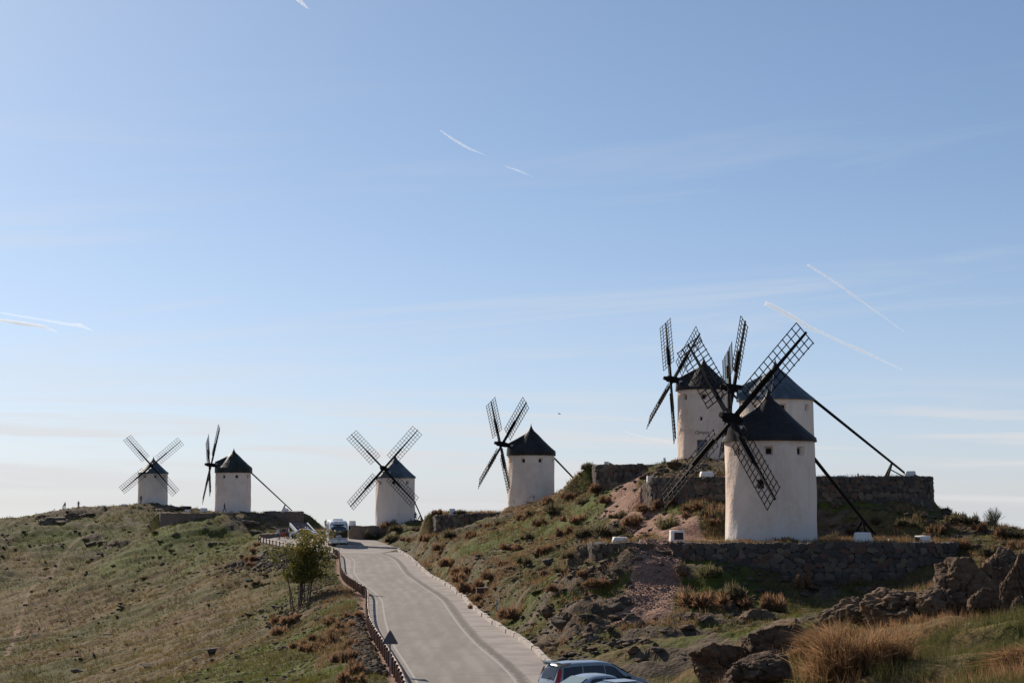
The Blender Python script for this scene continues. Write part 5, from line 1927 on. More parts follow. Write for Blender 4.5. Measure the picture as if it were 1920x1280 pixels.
for n_o, (x, y, w_) in enumerate(sorted([(870, 1092, 46), (888, 1108, 50), (905, 1100, 40), (900, 1126, 44), (858, 1078, 40), (846, 1062, 36), (920, 1085, 40), (880, 1072, 36)], key=lambda q: -q[1])):
    shrub(x, y, w_, 'b', ORD[n_o] + ' of the eight rusty shrubs massed on the road bank', 'rusty shrubs massed on the road bank')
for x, y, w_, kd in [(1100, 1010, 46, 'd'), (1185, 988, 42, 'b'), (1210, 965, 40, 'b'), (1235, 950, 36, 'b'), (1160, 975, 34, 'd'), (1060, 1005, 40, 'b'), (1075, 980, 44, 'b'), (1040, 960, 40, 'd'),
                     (1010, 985, 34, 'b'), (990, 1010, 34, 'd'), (960, 1035, 36, 'b'), (1020, 1040, 38, 'b'), (985, 1060, 36, 'd'), (945, 1060, 32, 'b'), (1090, 945, 32, 'd'), (1118, 925, 36, 'b'), (1070, 935, 34, 'b'),
                     (1140, 945, 30, 'b'), (1105, 910, 30, 'd'), (1030, 945, 30, 'b'), (1000, 965, 26, 'd'), (975, 975, 26, 'b'), (940, 985, 26, 'd'), (910, 990, 24, 'b'), (1300, 955, 40, 'b'), (1270, 945, 40, 'b'), (1340, 985, 36, 'b'),
                     (1330, 965, 30, 'd'), (1290, 970, 26, 'b'), (1070, 1045, 30, 'd'), (1130, 1040, 30, 'b'), (1095, 1080, 34, 'b'), (1180, 1010, 26, 'd'), (1055, 1075, 28, 'd'), (830, 1030, 34, 'b'), (850, 1010, 34, 'd'), (880, 1010, 30, 'b'), (800, 1015, 30, 'b'),
                     (770, 1015, 34, 'b'), (785, 995, 28, 'd'), (750, 995, 36, 'd'), (730, 990, 36, 'b'), (715, 1000, 26, 'd'), (690, 1000, 24, 'd'), (668, 1005, 24, 'b'), (700, 1012, 34, 'd'), (735, 1015, 34, 'd'), (860, 985, 24, 'd'), (820, 990, 26, 'b')]:
    shrub(x, y, w_, kd, 'low scrubby bush scattered over the slope between road and windmills', 'scrub bushes on the middle slope')
for x, y, w_, kd in [(1640, 985, 36, 'd'), (1700, 985, 40, 'd'), (1760, 1000, 40, 'b'), (1790, 975, 44, 'd'), (1815, 985, 40, 'd'), (1770, 960, 30, 'd'), (1840, 1000, 36, 'b'), (1880, 1010, 40, 'b'), (1905, 1005, 34, 'd'), (1740, 1010, 26, 'b'), (1600, 1000, 30, 'd'),
                     (1560, 1012, 34, 'd'), (1800, 1030, 40, 'b'), (1850, 1040, 40, 'd'), (1900, 1030, 36, 'b')]:
    shrub(x, y, w_, kd, 'dark scrub bush on the shaded slope right of the nearest windmill', 'scrub bushes on the shaded right slope')
for x, y, w_ in [(85, 1067, 11), (104, 1062, 8), (86, 1054, 7), (35, 1051, 9), (164, 1053, 12), (211, 1062, 9), (272, 1086, 15), (206, 1101, 9), (220, 1159, 9), (74, 1180, 7), (102, 1004, 8), (5, 1043, 9), (5, 1026, 10), (56, 1023, 8), (495, 1078, 15),
                 (479, 1100, 16), (459, 1104, 11), (494, 1097, 10), (504, 1094, 12), (514, 1094, 7), (493, 1147, 16), (507, 1157, 15), (322, 1033, 13), (290, 1000, 14), (234, 994, 10), (241, 998, 8), (182, 978, 9), (150, 1000, 9), (300, 1015, 10), (360, 1050, 9),
                 (410, 1035, 10), (455, 1045, 11), (448, 1260, 12), (380, 1255, 10), (330, 1170, 8), (250, 1230, 9), (148, 1240, 9), (440, 1285, 14), (530, 1150, 14), (60, 1110, 8)]:
    shrub(x, y, w_, 'd', 'small dark tussock dotted over the grassy left hillside', 'dark tussocks on the left hillside')
for x, y, w_ in [(640, 1190, 44), (620, 1205, 44), (655, 1215, 46), (600, 1220, 40), (645, 1240, 48), (660, 1262, 46), (650, 1180, 40), (665, 1160, 36), (620, 1170, 36), (575, 1225, 36), (590, 1200, 36), (530, 1190, 40), (520, 1170, 36), (545, 1165, 34), (560, 1215, 30), (655, 1280, 50), (690, 1120, 16),
                 (475, 1035, 22), (478, 1050, 24), (470, 1062, 22), (460, 1050, 18), (482, 1022, 16)]:
    shrub(x, y, w_, 'b', 'feathery rust brown shrub on the embankment below the guard rail', 'rusty shrubs on the embankment')
# bare spiky bush on the right skyline
p_ = hit(1864, 992)
tb = thing('bare_bush', 'pale bare bush with upright twigs on the right skyline', 'bush', p_, 0)
rs_ = random.Random(5)
bm_ = MB()
for k in range(90):
    a, r_ = rs_.uniform(0, 6.28), rs_.uniform(0.2, 1.0)
    tip = Vector((math.cos(a) * r_ * 0.85, math.sin(a) * r_ * 0.7, rs_.uniform(0.8, 1.35) * (1.15 - r_ * 0.4)))
    mid = tip * 0.5 + Vector((rs_.uniform(-.06, .06), rs_.uniform(-.06, .06), 0.06))
    bm_.path([((0, 0, -0.1), 0.018), (mid, 0.013), (tip, 0.005)], 4)
    for q in range(3):
        f = rs_.uniform(0.5, 0.95)
        b0 = mid.lerp(tip, (f - 0.5) * 2)
        bm_.path([(b0, 0.007), (b0 + Vector((rs_.uniform(-.15, .15), rs_.uniform(-.15, .15), rs_.uniform(0.08, .22))), 0.003)], 3)
bm_.obj('twigs', simple('pale_twigs', (0.200, 0.175, 0.100), 0.85, 0.3), tb)

# ------------------------------------------------------------------ tree on the embankment
M_LEAF, t = mat('autumn_leaf')
cr = t.n('ShaderNodeValToRGB')
for i, (f, cc) in enumerate([(0.0, (0.070, 0.078, 0.015)), (0.40, (0.145, 0.140, 0.026)), (0.70, (0.230, 0.190, 0.030)), (1.0, (0.330, 0.180, 0.035))]):
    e = cr.color_ramp.elements[i] if i < 2 else cr.color_ramp.elements.new(f)
    e.position = f
    e.color = (*cc, 1)
t.put(cr.inputs[0], attr(t, 'shade'))
bs = t.out(cr.outputs[0], 0.6, None, 0.3)
tl = t.n('ShaderNodeBsdfTranslucent')
t.put(tl.inputs[0], cr.outputs[0])
ms = t.n('ShaderNodeMixShader')
ms.inputs[0].default_value = 0.35
t.t.links.new(bs.outputs[0], ms.inputs[1])
t.t.links.new(tl.outputs[0], ms.inputs[2])
t.t.links.new(ms.outputs[0], [n_ for n_ in t.t.nodes if n_.type == 'OUTPUT_MATERIAL'][0].inputs['Surface'])
M_BARK = simple('grey_bark', (0.110, 0.085, 0.066), 0.9, 0.3, 2.0, 0.4)
base = hit(562, 1139)
kt = base.y / FPX
tree = thing('young_tree', 'many stemmed young tree with green and yellow leaves below the guard rail', 'tree', base, 0)
rs_ = random.Random(11)
HT = 150 * kt
tips = []
for k in range(14):
    bx_, by_ = rs_.uniform(-1.0, 1.0) * 0.95, rs_.uniform(-0.5, 0.5)
    tx = (bx_ * 2.6 + rs_.uniform(-1.0, 1.0)) + 0.1
    ty = rs_.uniform(-1.7, 1.7)
    hh = HT * rs_.uniform(0.60, 0.95)
    pts_ = []
    for j in range(7):
        f = j / 6
        pts_.append(((bx_ + (tx - bx_) * f ** 1.6 + 0.06 * math.sin(5 * f + k), by_ + (ty - by_) * f ** 1.6, -0.3 + hh * f), 0.05 * (1 - 0.8 * f) + 0.012))
    mb = MB().path(pts_, 6)
    for q in range(7):
        f = rs_.uniform(0.40, 0.98)
        i0 = min(5, int(f * 6))
        p0 = Vector(pts_[i0][0]).lerp(Vector(pts_[i0 + 1][0]), f * 6 - i0)
        a = rs_.uniform(0, 6.28)
        ln = rs_.uniform(0.6, 1.7) * (1.25 - f * 0.5)
        p1 = p0 + Vector((math.cos(a) * ln, math.sin(a) * ln, rs_.uniform(-0.05, 0.65)))
        mb.path([(p0, 0.028), (p0.lerp(p1, 0.5) + Vector((0, 0, 0.10)), 0.018), (p1, 0.008)], 4)
        tips += [p0.lerp(p1, 0.55), p1, p0.lerp(p1, 0.8)]
    tips.append(Vector(pts_[-1][0]))
    mb.obj('stem', M_BARK, tree, True)
tips = np.array([tuple(q) for q in tips])
rs2 = np.random.default_rng(3)
NL = 9500
ci = rs2.integers(0, len(tips), NL)
ctr = tips[ci] + rs2.normal(size=(NL, 3)) * np.array([0.30, 0.30, 0.20])
keep = ctr[:, 2] > HT * 0.30
ctr, ci = ctr[keep], ci[keep]
NL = len(ctr)
dd = rs2.normal(size=(NL, 3))
dd /= np.linalg.norm(dd, axis=1, keepdims=True)
ee = np.cross(dd, rs2.normal(size=(NL, 3)))
ee /= np.linalg.norm(ee, axis=1, keepdims=True)
ls = rs2.uniform(0.07, 0.16, (NL, 1))
lv = np.stack([ctr - dd * ls, ctr + ee * ls * 0.42, ctr + dd * ls, ctr - ee * ls * 0.42], 1).reshape(-1, 3)
tipshade = rs2.uniform(0, 1, len(tips)) * 0.52 + np.clip((tips[:, 2] - HT * 0.5) / HT, 0, 0.5) * 0.95
shd = np.repeat(np.clip(tipshade[ci] + rs2.normal(size=NL) * 0.16, 0, 1), 4)
link('crown', np_mesh('crown', lv, np.arange(NL * 4).reshape(-1, 4), False, [M_LEAF], attrs={'shade': shd}), tree)

# ------------------------------------------------------------------ rocks
def rock_mesh(name, sub, seed, m_, cuts=9, rough=0.10, strat=0.05, freq=1.0):
    import bmesh
    bm = bmesh.new()
    bmesh.ops.create_icosphere(bm, subdivisions=sub, radius=0.5)
    co = np.array([v.co[:] for v in bm.verts])
    fc = np.array([[v.index for v in f.verts] for f in bm.faces])
    bm.free()
    rs = np.random.default_rng(seed)
    for _ in range(cuts + 5):
        n_ = rs.normal(size=3)
        n_ /= np.linalg.norm(n_)
        d = rs.uniform(0.25, 0.42)
        ex = np.maximum(co @ n_ - d, 0)
        co = co - n_ * (ex * 0.95)[:, None]
    nrm = co / np.linalg.norm(co, axis=1, keepdims=True)
    o_ = rs.uniform(0, 50, 3)
    c3 = co * 3.2 * freq
    n1 = fbm3(c3 + o_, 5, seed)
    tilt = Matrix.Rotation(rs.uniform(-0.9, 0.9), 3, 'Y') @ Matrix.Rotation(rs.uniform(-0.4, 0.4), 3, 'X')
    q3 = co @ np.array(tilt).T * np.array([2.0, 2.0, 8.0]) * freq
    lay = 1 - np.abs(2 * fbm3(q3 + o_ + 9, 4, seed + 3) - 1)
    crack = 1 - np.abs(2 * fbm3(c3 * 1.1 + o_ + 20, 3, seed + 7) - 1)
    fine = fbm3(co * 16 * freq + o_, 3, seed + 11)
    co = co + nrm * ((n1 - 0.5) * rough * 1.7 + (lay - 0.7) * strat * 1.5 - np.maximum(crack - 0.93, 0) * 1.5 + (fine - 0.5) * 0.055)[:, None]
    return np_mesh(name, co, fc, True, [m_])


ROCKS = [rock_mesh('rock', 4, 200 + i, M_ROCK_GREY if i % 2 else M_ROCK, rough=0.12, strat=0.06) for i in range(6)]


def rock(x, y, wpx, hpx, label=None, group=None, sink=0.62, me_=None, depth=1.0, rotz=None, Y=None):
    p_ = hit(x, y) if Y is None else at(x, y, Y)
    k = p_.y / FPX
    sx, sz = wpx * k * 1.08, hpx * k
    o = link('rock', me_ or random.choice(ROCKS), None, p_ + Vector((0, 0.3 * sx * depth * 0.5, sz * (0.5 - sink))), (random.uniform(-.25, .25), random.uniform(-.3, .3), random.uniform(-0.5, 0.5) if rotz is None else rotz),
             (sx, sx * depth * 0.8, sz * 1.6))
    return tag(o, label, 'rock', group)


def boulder(label, x, y, wpx, hpx, Y, seed, depth=0.9, rotz=0.0, cuts=9, sink=0.22, rough=0.09, strat=0.05, sub=6, freq=1.3):
    me_ = rock_mesh('boulder', sub, seed, M_ROCK, cuts, rough, strat, freq)
    p_ = at(x, y, Y)
    k = Y / FPX
    sx, sz = wpx * k * 1.12, hpx * k * 1.2
    o = link('boulder', me_, None, (p_.x, p_.y, p_.z + sz * (0.5 - sink)), (0, 0.0, rotz), (sx, sx * depth, sz))
    return tag(o, label, 'boulder', 'big boulders on the near knoll')


boulder('domed boulder at the left of the big outcrop on the right', 1805, 1150, 140, 112, 36.0, 301, 0.8, 0.2, 6)
boulder('tall craggy boulder behind the square one, right of the domed boulder', 1872, 1150, 106, 140, 38.0, 302, 0.9, 0.5, 10, rough=0.14, strat=0.09)
boulder('square edged boulder in front of the tall craggy one', 1838, 1158, 69, 60, 34.5, 303, 0.8, 0.1, 12)
boulder('boulder cut by the right picture edge', 1918, 1168, 78, 152, 34.0, 304, 0.9, 0.8, 9, rough=0.13)
boulder('pale pointed boulder low at the right picture edge', 1912, 1172, 38, 62, 31.0, 305, 0.9, 0.3, 9)
boulder('low ridged rock sloping down left of the domed boulder', 1700, 1176, 145, 84, 35.5, 306, 0.8, -0.2, 8, strat=0.08)
boulder('long leaning slab left of the low ridged rock', 1625, 1182, 168, 76, 38.0, 307, 0.6, -0.25, 7, strat=0.10)
boulder('small dark rock between the slab and the dry grass', 1560, 1200, 80, 34, 38.5, 308, 0.8, 0.0, 8)
boulder('large cracked boulder above the bottom edge left of the dry grass', 1452, 1282, 145, 106, 36.5, 309, 0.8, 0.25, 10, sink=0.12, rough=0.12)
boulder('leaning boulder at the bottom edge, left of the large cracked one', 1352, 1292, 120, 86, 36.0, 310, 0.7, 0.5, 8, sink=0.10, strat=0.09)
boulder('dark fissured rock between the cracked boulder and the grass', 1505, 1268, 70, 74, 35.5, 311, 0.9, 0.0, 11, sink=0.15)
boulder('small pointed rock on the ridge above the cracked boulder', 1530, 1222, 90, 34, 40.0, 312, 0.7, -0.1, 9)
boulder('rounded brown rock at the bottom edge left of the tall clump', 1432, 1300, 150, 78, 26.5, 315, 0.7, 0.3, 9, sink=0.25, rough=0.12)
boulder('brown rock filling the step between the ridged rock and the domed boulder', 1762, 1172, 95, 88, 35.0, 316, 0.8, 0.4, 9, rough=0.12)
boulder('flat dark stone block lying on the grass at the right edge', 1895, 1186, 66, 17, 27.0, 313, 0.5, 0.05, 14, sink=0.25, rough=0.05, strat=0.03)
boulder('lone dark boulder at the left foot of the long terrace wall', 1276, 1076, 30, 24, 99.5, 314, 0.9, 0.0, 9, sub=5)
for args in [(1060, 1165, 70, 28, 'rounded grey rock on the slope above the kerb'), (1035, 1152, 44, 26, 'rock behind the rounded grey one above the kerb'), (1160, 1140, 60, 36, 'dark craggy rock left of the gravel fan'), (1100, 1205, 70, 24, 'low rock shelf above the parked cars'),
             (1030, 1215, 60, 24, 'streaky rock slab beside the end of the kerb'), (1410, 1160, 90, 28, 'dark rock ledge in the grass below the terrace'), (1480, 1175, 90, 30, 'second dark ledge right of the first, below the terrace'), (1345, 895, 44, 26, 'brown rock beside the big white block behind the sail')]:
    rock(*args)
for n_o, (x, y, w_, h_) in enumerate([(1215, 893, 40, 9), (1245, 884, 50, 10), (1275, 878, 54, 10), (1300, 886, 50, 9), (1262, 893, 50, 8), (1325, 878, 44, 9), (1290, 896, 44, 8), (1235, 897, 40, 7)]):
    rock(x, y, w_, h_, 'flat layered rock slab on the mound below the lettered windmill', 'layered slabs below the lettered windmill')
spots = [(165, 1012, 30, 10), (172, 1024, 34, 14), (215, 1024, 30, 13), (190, 1018, 24, 10), (100, 975, 60, 20), (120, 980, 50, 20), (140, 972, 50, 18), (80, 972, 40, 12), (160, 968, 40, 12), (310, 955, 60, 16), (285, 952, 50, 12), (340, 955, 44, 10), (400, 1020, 36, 9),
         (330, 1003, 22, 7), (390, 992, 30, 8), (470, 985, 50, 14), (500, 985, 44, 12), (520, 990, 40, 12), (455, 978, 40, 10), (480, 1000, 40, 9), (550, 975, 40, 8), (420, 1018, 30, 8), (330, 1160, 40, 8), (370, 1235, 34, 10), (430, 1210, 50, 12), (400, 1225, 44, 12), (300, 1190, 36, 8),
         (540, 1215, 40, 12), (505, 1215, 30, 8), (470, 1155, 40, 9), (440, 1160, 40, 9), (520, 1140, 34, 10), (350, 1280, 50, 12), (150, 1260, 40, 9), (60, 1275, 44, 9), (280, 1250, 50, 9), (90, 1215, 36, 7), (230, 1140, 34, 6)]
spots = [q for i_, q in enumerate(spots) if i_ < 18 or i_ % 2]
for x, y, w_, h_ in spots:
    rock(x, y, w_ * 0.9, h_ * 0.75, 'low grey rock breaking through the grass of the left hillside', 'rocks on the left hillside')
for k in range(34):
    x, y = random.uniform(1010, 1340), random.uniform(1150, 1245)
    if x > 1040 + (1245 - y) * 2 and 1150 < x < 1290 and y < 1170:
        continue
    rock(x, y, random.uniform(16, 46), random.uniform(6, 15), 'weathered ledge stone on the rocky slope above the parked cars', 'ledge stones above the parked cars')
for k in range(30):
    x, y = random.choice([(random.uniform(1380, 1640), random.uniform(1105, 1190)), (random.uniform(1545, 1830), random.uniform(985, 1015)), (random.uniform(1190, 1350), random.uniform(878, 900)), (random.uniform(960, 1140), random.uniform(1010, 1110))])
    rock(x, y, random.uniform(14, 40), random.uniform(5, 13), 'grey stone lying on the right hillside between grass and shrubs', 'stones on the right hillside')

# heap of loose stones along the embankment foot by the guard rail, and the riprap under the car park
def rubble(name, label, pts_, n, smin, smax, spread, m_r=None):
    f, L_ = polyline(pts_)
    vs, fs = [], []
    base_ = [np.array([v.co[:] for v in m_.vertices]) for m_ in STONES]
    bf = [np.array([list(p_.vertices) for p_ in m_.polygons]) for m_ in STONES]
    S = rng.uniform(0, L_, n)
    xs, ys_ = [], []
    for s in S:
        x, y, dx, dy = f(s)
        o_ = rng.normal() * spread
        xs.append(x + dy * o_ + rng.normal() * 0.1)
        ys_.append(y - dx * o_)
    xs, ys_ = np.array(xs), np.array(ys_)
    ok_ = ~((ys_ < 222) & (ys_ > 60) & (xs > railX(ys_) - 0.25) & (xs < kerbX(ys_) + 0.4)) & (poly_sd(xs, ys_, LOT) > 0.4)
    xs, ys_ = xs[ok_], ys_[ok_]
    n = len(xs)
    zs = ground(xs, ys_)
    off = 0
    for i in range(n):
        k = rng.integers(0, len(STONES))
        s = rng.uniform(smin, smax)
        ang = rng.uniform(0, 6.28, 3)
        Rm = np.array(Matrix.Rotation(ang[0], 3, 'X') @ Matrix.Rotation(ang[2], 3, 'Z'))
        vs.append((base_[k] * np.array([s * 1.3, s, s * 0.8])) @ Rm.T + np.array([xs[i], ys_[i], zs[i] + s * 0.15]))
        fs.append(bf[k] + off)
        off += len(base_[k])
    return tag(link(name, np_mesh(name, np.concatenate(vs), np.concatenate(fs), True, [m_r or M_ROCK_GREY])), label, None, None, 'stuff')


RUB = [W2(668, 1165, 119), W2(674, 1200, 106), W2(682, 1235, 95), W2(698, 1285, 82)]
rubble('rubble_heap', 'line of loose grey stones below the guard rail', RUB, 900, 0.12, 0.34, 0.32)
rubble('riprap', 'grey broken stone slope below the car park fence', RIPRAP, 1500, 0.15, 0.42, 2.6)
rubble('path_gravel', 'reddish gravel on the footpath', PATH[:5], 2600, 0.03, 0.10, 1.1, simple('red_gravel', (0.27, 0.155, 0.115), 0.9, 0.45, 1.7, world=True))
rubble('bank_stones', 'stones fallen on the embankment beside the tree', [W2(600, 1090, 168), W2(560, 1150, 146), W2(545, 1190, 128)], 700, 0.08, 0.26, 1.5)

def scree(name, label, n, umin, umax, y0, y1, smin, smax, seed, mask):
    """small broken stones strewn over the slope"""
    rs = np.random.default_rng(seed)
    Y = np.exp(rs.uniform(math.log(y0), math.log(y1), n))
    X = rs.uniform(umin, umax, n) * Y
    ok = mask(X, Y) & ~((Y < 222) & (Y > 60) & (X > railX(Y) - 0.3) & (X < kerbX(Y) + 0.5)) & (poly_sd(X, Y, LOT) > 0.5) & ~((X > 0) & (X < 9.5) & (Y > 50) & (Y < 80))
    for poly, zt, soft, ysf in TERRACES:
        ok &= poly_sd(X, Y, poly) > 0.6
    X, Y = X[ok], Y[ok]
    n = len(X)
    Z = ground(X, Y)
    ph = (1 + 5 ** 0.5) / 2
    ico = np.array([(-1, ph, 0), (1, ph, 0), (-1, -ph, 0), (1, -ph, 0), (0, -1, ph), (0, 1, ph), (0, -1, -ph), (0, 1, -ph), (ph, 0, -1), (ph, 0, 1), (-ph, 0, -1), (-ph, 0, 1)]) / 1.9 / 2
    fi = np.array([(0, 11, 5), (0, 5, 1), (0, 1, 7), (0, 7, 10), (0, 10, 11), (1, 5, 9), (5, 11, 4), (11, 10, 2), (10, 7, 6), (7, 1, 8), (3, 9, 4), (3, 4, 2), (3, 2, 6), (3, 6, 8), (3, 8, 9), (4, 9, 5), (2, 4, 11), (6, 2, 10), (8, 6, 7), (9, 8, 1)])
    S = (smin + (smax - smin) * rs.uniform(0, 1, n) ** 2.5) * (0.7 + Y / 220)
    v = ico[None] * (1 + rs.normal(size=(n, 12, 1)) * 0.16) * np.stack([S * rs.uniform(0.8, 1.9, n), S, S * rs.uniform(0.35, 0.8, n)], 1)[:, None]
    a = rs.uniform(-0.6, 0.6, n)[:, None]
    c_, s_ = np.cos(a), np.sin(a)
    v = np.stack([v[..., 0] * c_ - v[..., 1] * s_, v[..., 0] * s_ + v[..., 1] * c_, v[..., 2]], -1)
    v = v + np.stack([X, Y, Z + S * 0.08], 1)[:, None]
    f = fi[None] + (np.arange(n) * 12)[:, None, None]
    return tag(link(name, np_mesh(name, v.reshape(-1, 3), f.reshape(-1, 3), False, [M_ROCK_GREY])), label, None, None, 'stuff')


scree('scree', 'small broken stones strewn over the right hillside', 26000, -0.10, 0.36, 76, 220, 0.07, 0.42, 5, lambda X, Y: (X > kerbX(Y)) & (fbm(X / 5, Y / 5, 3, 121) > 0.44))
scree('scattered_stones', 'small stones strewn over the left hillside', 12000, -0.36, -0.05, 85, 335, 0.06, 0.34, 6, lambda X, Y: (X < railX(Y)) & (fbm(X / 7, Y / 7, 3, 131) > 0.52))

# ------------------------------------------------------------------ grass
def tufts(name, n, ulim, y0, y1, blades, hmin, hmax, wid, m_, seed, mask=None, far_k=0.0):
    rs = np.random.default_rng(seed)
    Y = np.exp(rs.uniform(math.log(y0), math.log(y1), n))
    X = rs.uniform(ulim[0], ulim[1], n) * Y
    A = ground_attrs(X, Y)
    sdl = poly_sd(X, Y, LOT)
    ok = (A['path'] < 0.35) & (sdl > 0.5) & ~((Y < 222) & (X > railX(Y) - 0.2) & (X < kerbX(Y) + 0.5) & (Y > 60))
    ok &= rs.uniform(0, 1, n) > A['rock'] * 0.95
    ok &= ~((X > 0) & (X < 11) & (Y > 50) & (Y < 90))
    ok &= rs.uniform(0, 1, n) < 0.25 + 1.3 * sstep(0.38, 0.62, fbm(X / 2.2, Y / 2.2, 3, 77))
    if mask is not None:
        ok &= mask(X, Y)
    X, Y = X[ok], Y[ok]
    A = {k: v[ok] for k, v in A.items()}
    n = len(X)
    Z = ground(X, Y)
    hs = rs.uniform(hmin, hmax, n) * (1 + far_k * Y / 200)
    B = blades
    a = rs.uniform(0, 2 * math.pi, (n, B))
    lean = rs.uniform(0.1, 0.75, (n, B)) * hs[:, None]
    h = hs[:, None] * rs.uniform(0.55, 1.1, (n, B))
    w_ = wid * (0.6 + far_k * Y[:, None] / 120) * rs.uniform(0.6, 1.4, (n, B))
    bx_ = X[:, None] + rs.normal(size=(n, B)) * hs[:, None] * 0.25
    by_ = Y[:, None] + rs.normal(size=(n, B)) * hs[:, None] * 0.25
    tx, ty = bx_ + np.cos(a) * lean, by_ + np.sin(a) * lean
    b2 = rs.uniform(0, 2 * math.pi, (n, B))
    v0 = np.stack([bx_ - np.cos(b2) * w_, by_ - np.sin(b2) * w_, np.broadcast_to(Z[:, None] - 0.05, bx_.shape)], -1)
    v1 = np.stack([bx_ + np.cos(b2) * w_, by_ + np.sin(b2) * w_, np.broadcast_to(Z[:, None] - 0.05, bx_.shape)], -1)
    v2 = np.stack([tx, ty, Z[:, None] + h], -1)
    v = np.stack([v0, v1, v2], 2).reshape(-1, 3)
    rep = lambda q: np.repeat(q, B * 3)
    at_ = {k: rep(A[k]) for k in ('dry', 'lush')}
    at_['shade'] = np.repeat(rs.uniform(0, 1, n * B), 3)
    return tag(link(name, np_mesh(name, v, np.arange(n * B * 3).reshape(-1, 3), False, [m_], attrs=at_)), kind='stuff')


g_ = tufts('grass', 190000, (-0.36, 0.36), 62, 345, 4, 0.08, 0.24, 0.012, M_GRASS, 1, far_k=1.0)
g_['label'] = 'short green and dry grass over the hillsides'
def scrub_mask(X, Y):
    return ((X > -14) | (Y < 150) & (X > -22)) & (fbm(X / 4.5, Y / 4.5, 4, 101) > 0.48)


g_ = tufts('low_scrub', 95000, (-0.12, 0.36), 70, 235, 6, 0.12, 0.34, 0.014, M_SHRUB_BROWN, 6, mask=scrub_mask, far_k=0.8)
g_['label'] = 'low brown scrub and dead stalks over the right hillside'
g_ = tufts('dead_stalks', 50000, (-0.36, -0.04), 90, 330, 5, 0.10, 0.30, 0.013, M_SHRUB_OLIVE, 8, mask=lambda X, Y: fbm(X / 6, Y / 6, 4, 111) > 0.52, far_k=0.9)
g_['label'] = 'straw coloured dead grass stalks over the left hillside'
g_ = tufts('near_straw', 100000, (0.06, 0.42), 15, 60, 4, 0.10, 0.34, 0.0055, M_DRYGRASS, 12, mask=lambda X, Y: (fbm(X / 2.5, Y / 2.5, 3, 55) < 0.47))
g_['label'] = 'straw coloured dry grass on the near knoll among the boulders'
g_ = tufts('near_grass', 150000, (0.06, 0.42), 15, 62, 5, 0.07, 0.24, 0.0065, M_GREENBLADE, 2, mask=lambda X, Y: (fbm(X / 2.5, Y / 2.5, 3, 55) > np.where(X / Y > 0.27, 0.42, 0.53)))
g_['label'] = 'green grass on the near knoll among the boulders'


def dry_clump(label, x, y, Y, wpx, hpx, n, seed, m_=M_DRYGRASS, lean=(0.0, 0.0), wid=0.0042, flop=0.5):
    rs = np.random.default_rng(seed)
    p_ = at(x, y, Y)
    k = Y / FPX
    W_, H_ = wpx * k, hpx * k
    nc_ = max(14, int(n / 110))
    ca, cr_ = rs.uniform(0, 2 * math.pi, nc_), np.sqrt(rs.uniform(0, 1, nc_)) * W_ / 2
    cx, cy = np.cos(ca) * cr_, np.sin(ca) * cr_ * 0.7
    ch = H_ * rs.uniform(0.5, 1.1, nc_) * (1.0 - 0.55 * (cr_ / (W_ / 2)) ** 2)
    cl = rs.normal(size=(nc_, 2)) * 0.16 + np.stack([np.cos(ca), np.sin(ca)], 1) * (cr_ / (W_ / 2))[:, None] * 0.30 + np.array(lean)
    g = rs.integers(0, nc_, n)
    bx_ = cx[g] + rs.normal(size=n) * 0.045 * W_
    by_ = cy[g] + rs.normal(size=n) * 0.045 * W_
    bz = ground(bx_ + p_.x, by_ + p_.y) - p_.z
    h = ch[g] * rs.uniform(0.35, 1.12, n)
    out = cl[g] + rs.normal(size=(n, 2)) * flop * 0.42
    P0 = np.stack([bx_, by_, bz - 0.05], 1)
    P1 = P0 + np.stack([out[:, 0] * h * 0.30, out[:, 1] * h * 0.30, h * 0.58], 1)
    P2 = P0 + np.stack([out[:, 0] * h * 1.05, out[:, 1] * h * 1.05, h * np.clip(1 - 0.32 * np.abs(out).sum(1), 0.3, 1)], 1)
    sd_ = rs.normal(size=(n, 3))
    sd_ /= np.linalg.norm(sd_, axis=1, keepdims=True)
    ww = sd_ * (wid * rs.uniform(0.5, 1.4, (n, 1)))
    v = np.stack([P0 - ww, P0 + ww, P1 + ww, P1 - ww, P2 + ww * 0.3, P2 - ww * 0.3], 1).reshape(-1, 3)
    i = np.arange(n)[:, None] * 6
    q = np.concatenate([i + np.array([[0, 1, 2, 3]]), i + np.array([[3, 2, 4, 5]])])
    sh = np.repeat(np.clip(rs.uniform(0, 1, n) ** 1.6 * 0.8 + rs.uniform(0, 0.35, nc_)[g], 0, 1), 6)
    o = link('dry_grass_clump', np_mesh('dry_grass_clump', v, q, False, [m_], attrs={'shade': sh}), None, p_)
    return tag(o, label, 'dry grass', 'clumps of dry grass on the near knoll')


dry_clump('tall orange brown clump of dry grass at the bottom edge', 1605, 1292, 23.5, 205, 125, 9000, 1)
dry_clump('orange clump of flopped dry grass in the bottom right', 1815, 1300, 20.5, 190, 95, 8000, 2, lean=(0.25, -0.1), flop=1.1)
dry_clump('darker dry grass between the tall clump and the low ridged rock', 1655, 1215, 30.0, 150, 60, 4000, 3)
dry_clump('thin dry grass left of the tall clump beneath the slab', 1545, 1235, 33.0, 110, 56, 3500, 4)
dry_clump('olive and straw grass patch right of the tall clump', 1735, 1240, 27.0, 120, 50, 3500, 5, m_=M_GREENBLADE)
dry_clump('pale straw stems in front of the square edged boulder', 1835, 1190, 28.5, 130, 42, 1800, 6, wid=0.003)
dry_clump('short green grass patch at the right picture edge', 1890, 1240, 22.0, 160, 34, 6000, 7, m_=M_GREENBLADE, flop=0.8)
dry_clump('low rusty grass at the bottom edge between the two orange clumps', 1705, 1305, 21.5, 130, 62, 4000, 10, flop=0.9)
dry_clump('sparse rusty grass at the bottom edge right of the rounded rock', 1510, 1300, 25.5, 110, 60, 3000, 11, flop=0.8)
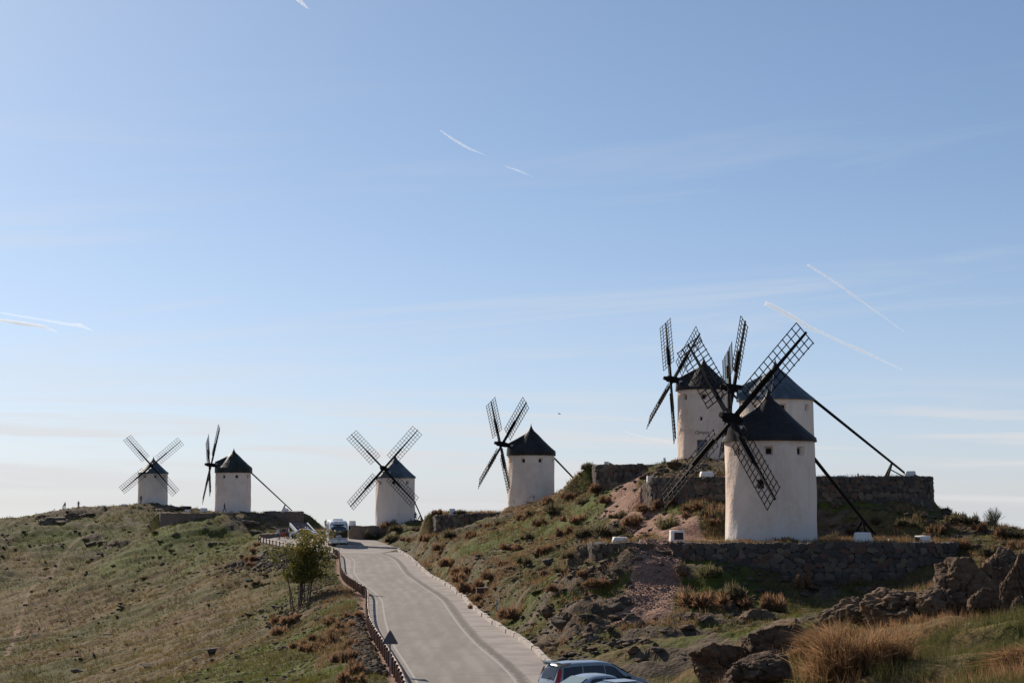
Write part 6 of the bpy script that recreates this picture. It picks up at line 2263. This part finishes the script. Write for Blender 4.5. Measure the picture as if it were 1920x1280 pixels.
dry_clump('brown grass in the bottom right corner', 1925, 1300, 18.5, 130, 60, 4500, 8, flop=0.9)
dry_clump('reddish dry grass at the foot of the low ridged rock', 1720, 1190, 33.0, 110, 34, 2500, 9)

# ------------------------------------------------------------------ vapour trails high above: thin closed volumes, lit by the sun
def vapour(name, dens):
    m_ = bpy.data.materials.new(name)
    m_.use_nodes = True
    t = NT(m_.node_tree)
    n_ = t.n('ShaderNodeVolumePrincipled')
    n_.inputs['Color'].default_value = (1, 1, 1, 1)
    n_.inputs['Density'].default_value = dens
    n_.inputs['Anisotropy'].default_value = 0.35
    o = t.n('ShaderNodeOutputMaterial')
    t.t.links.new(n_.outputs[0], o.inputs['Volume'])
    return m_


VAP = {}


def trail(label, pts_, dens=0.8, dist=5000.0):
    """pts: (x, y, width px) along the trail"""
    P_ = []
    dense_ = []
    for (x0, y0, w0), (x1, y1, w1) in zip(pts_[:-1], pts_[1:]):
        n = max(3, int(math.hypot(x1 - x0, y1 - y0) / 14))
        for k in range(n):
            f = k / n
            dense_.append((x0 + (x1 - x0) * f, y0 + (y1 - y0) * f, w0 + (w1 - w0) * f))
    dense_.append(pts_[-1])
    k_ = dist / FPX
    for i, (x, y, w_) in enumerate(dense_):
        j = 0.35 * math.sin(x / 23.0) * math.sin(x / 41.0 + 1)
        P_.append((at(x + j * w_ * 0.5, y + j * w_ * 0.5, dist), max(0.3, w_ * 1.5) * k_ / 2 * (0.85 + 0.5 * j)))
    wm = max(p_[2] for p_ in pts_) * k_
    key = (round(wm), dens)
    if key not in VAP:
        VAP[key] = vapour('vapour', dens / wm)
    o = MB().path(P_, 10).obj('vapour_trail', VAP[key], None, True)
    return tag(o, label, 'vapour trail', 'vapour trails in the sky')


trail('long broad white trail above the right windmills', [(1434, 567, 7), (1470, 586, 9), (1515, 612, 7), (1570, 638, 6), (1630, 664, 5), (1692, 693, 2)])
trail('fine straight trail at upper right, above the broad one', [(1514, 496, 4), (1570, 532, 4), (1640, 582, 3), (1700, 625, 1.2)], 0.6)
trail('short wispy trail high in the middle of the sky', [(826, 245, 3), (852, 263, 4), (880, 279, 4), (912, 292, 1.5)], 0.35)
trail('faint short trail right of the wispy middle one', [(945, 311, 1.5), (972, 320, 3), (998, 331, 1.2)], 0.25)
trail('tiny trail cut by the top picture edge', [(545, -14, 8), (562, 2, 8), (578, 17, 2)])
trail('lower bright trail at the left picture edge', [(-30, 596, 4), (30, 604, 5), (80, 612, 5), (106, 622, 2)])
trail('upper faint trail at the left picture edge', [(-30, 581, 2), (60, 596, 3), (130, 608, 4), (150, 610, 7), (174, 620, 2)], 0.45)
trail('faint trail left of the lettered windmill', [(1166, 806, 2), (1190, 816, 4), (1230, 824, 5), (1268, 830, 3)], 0.3)
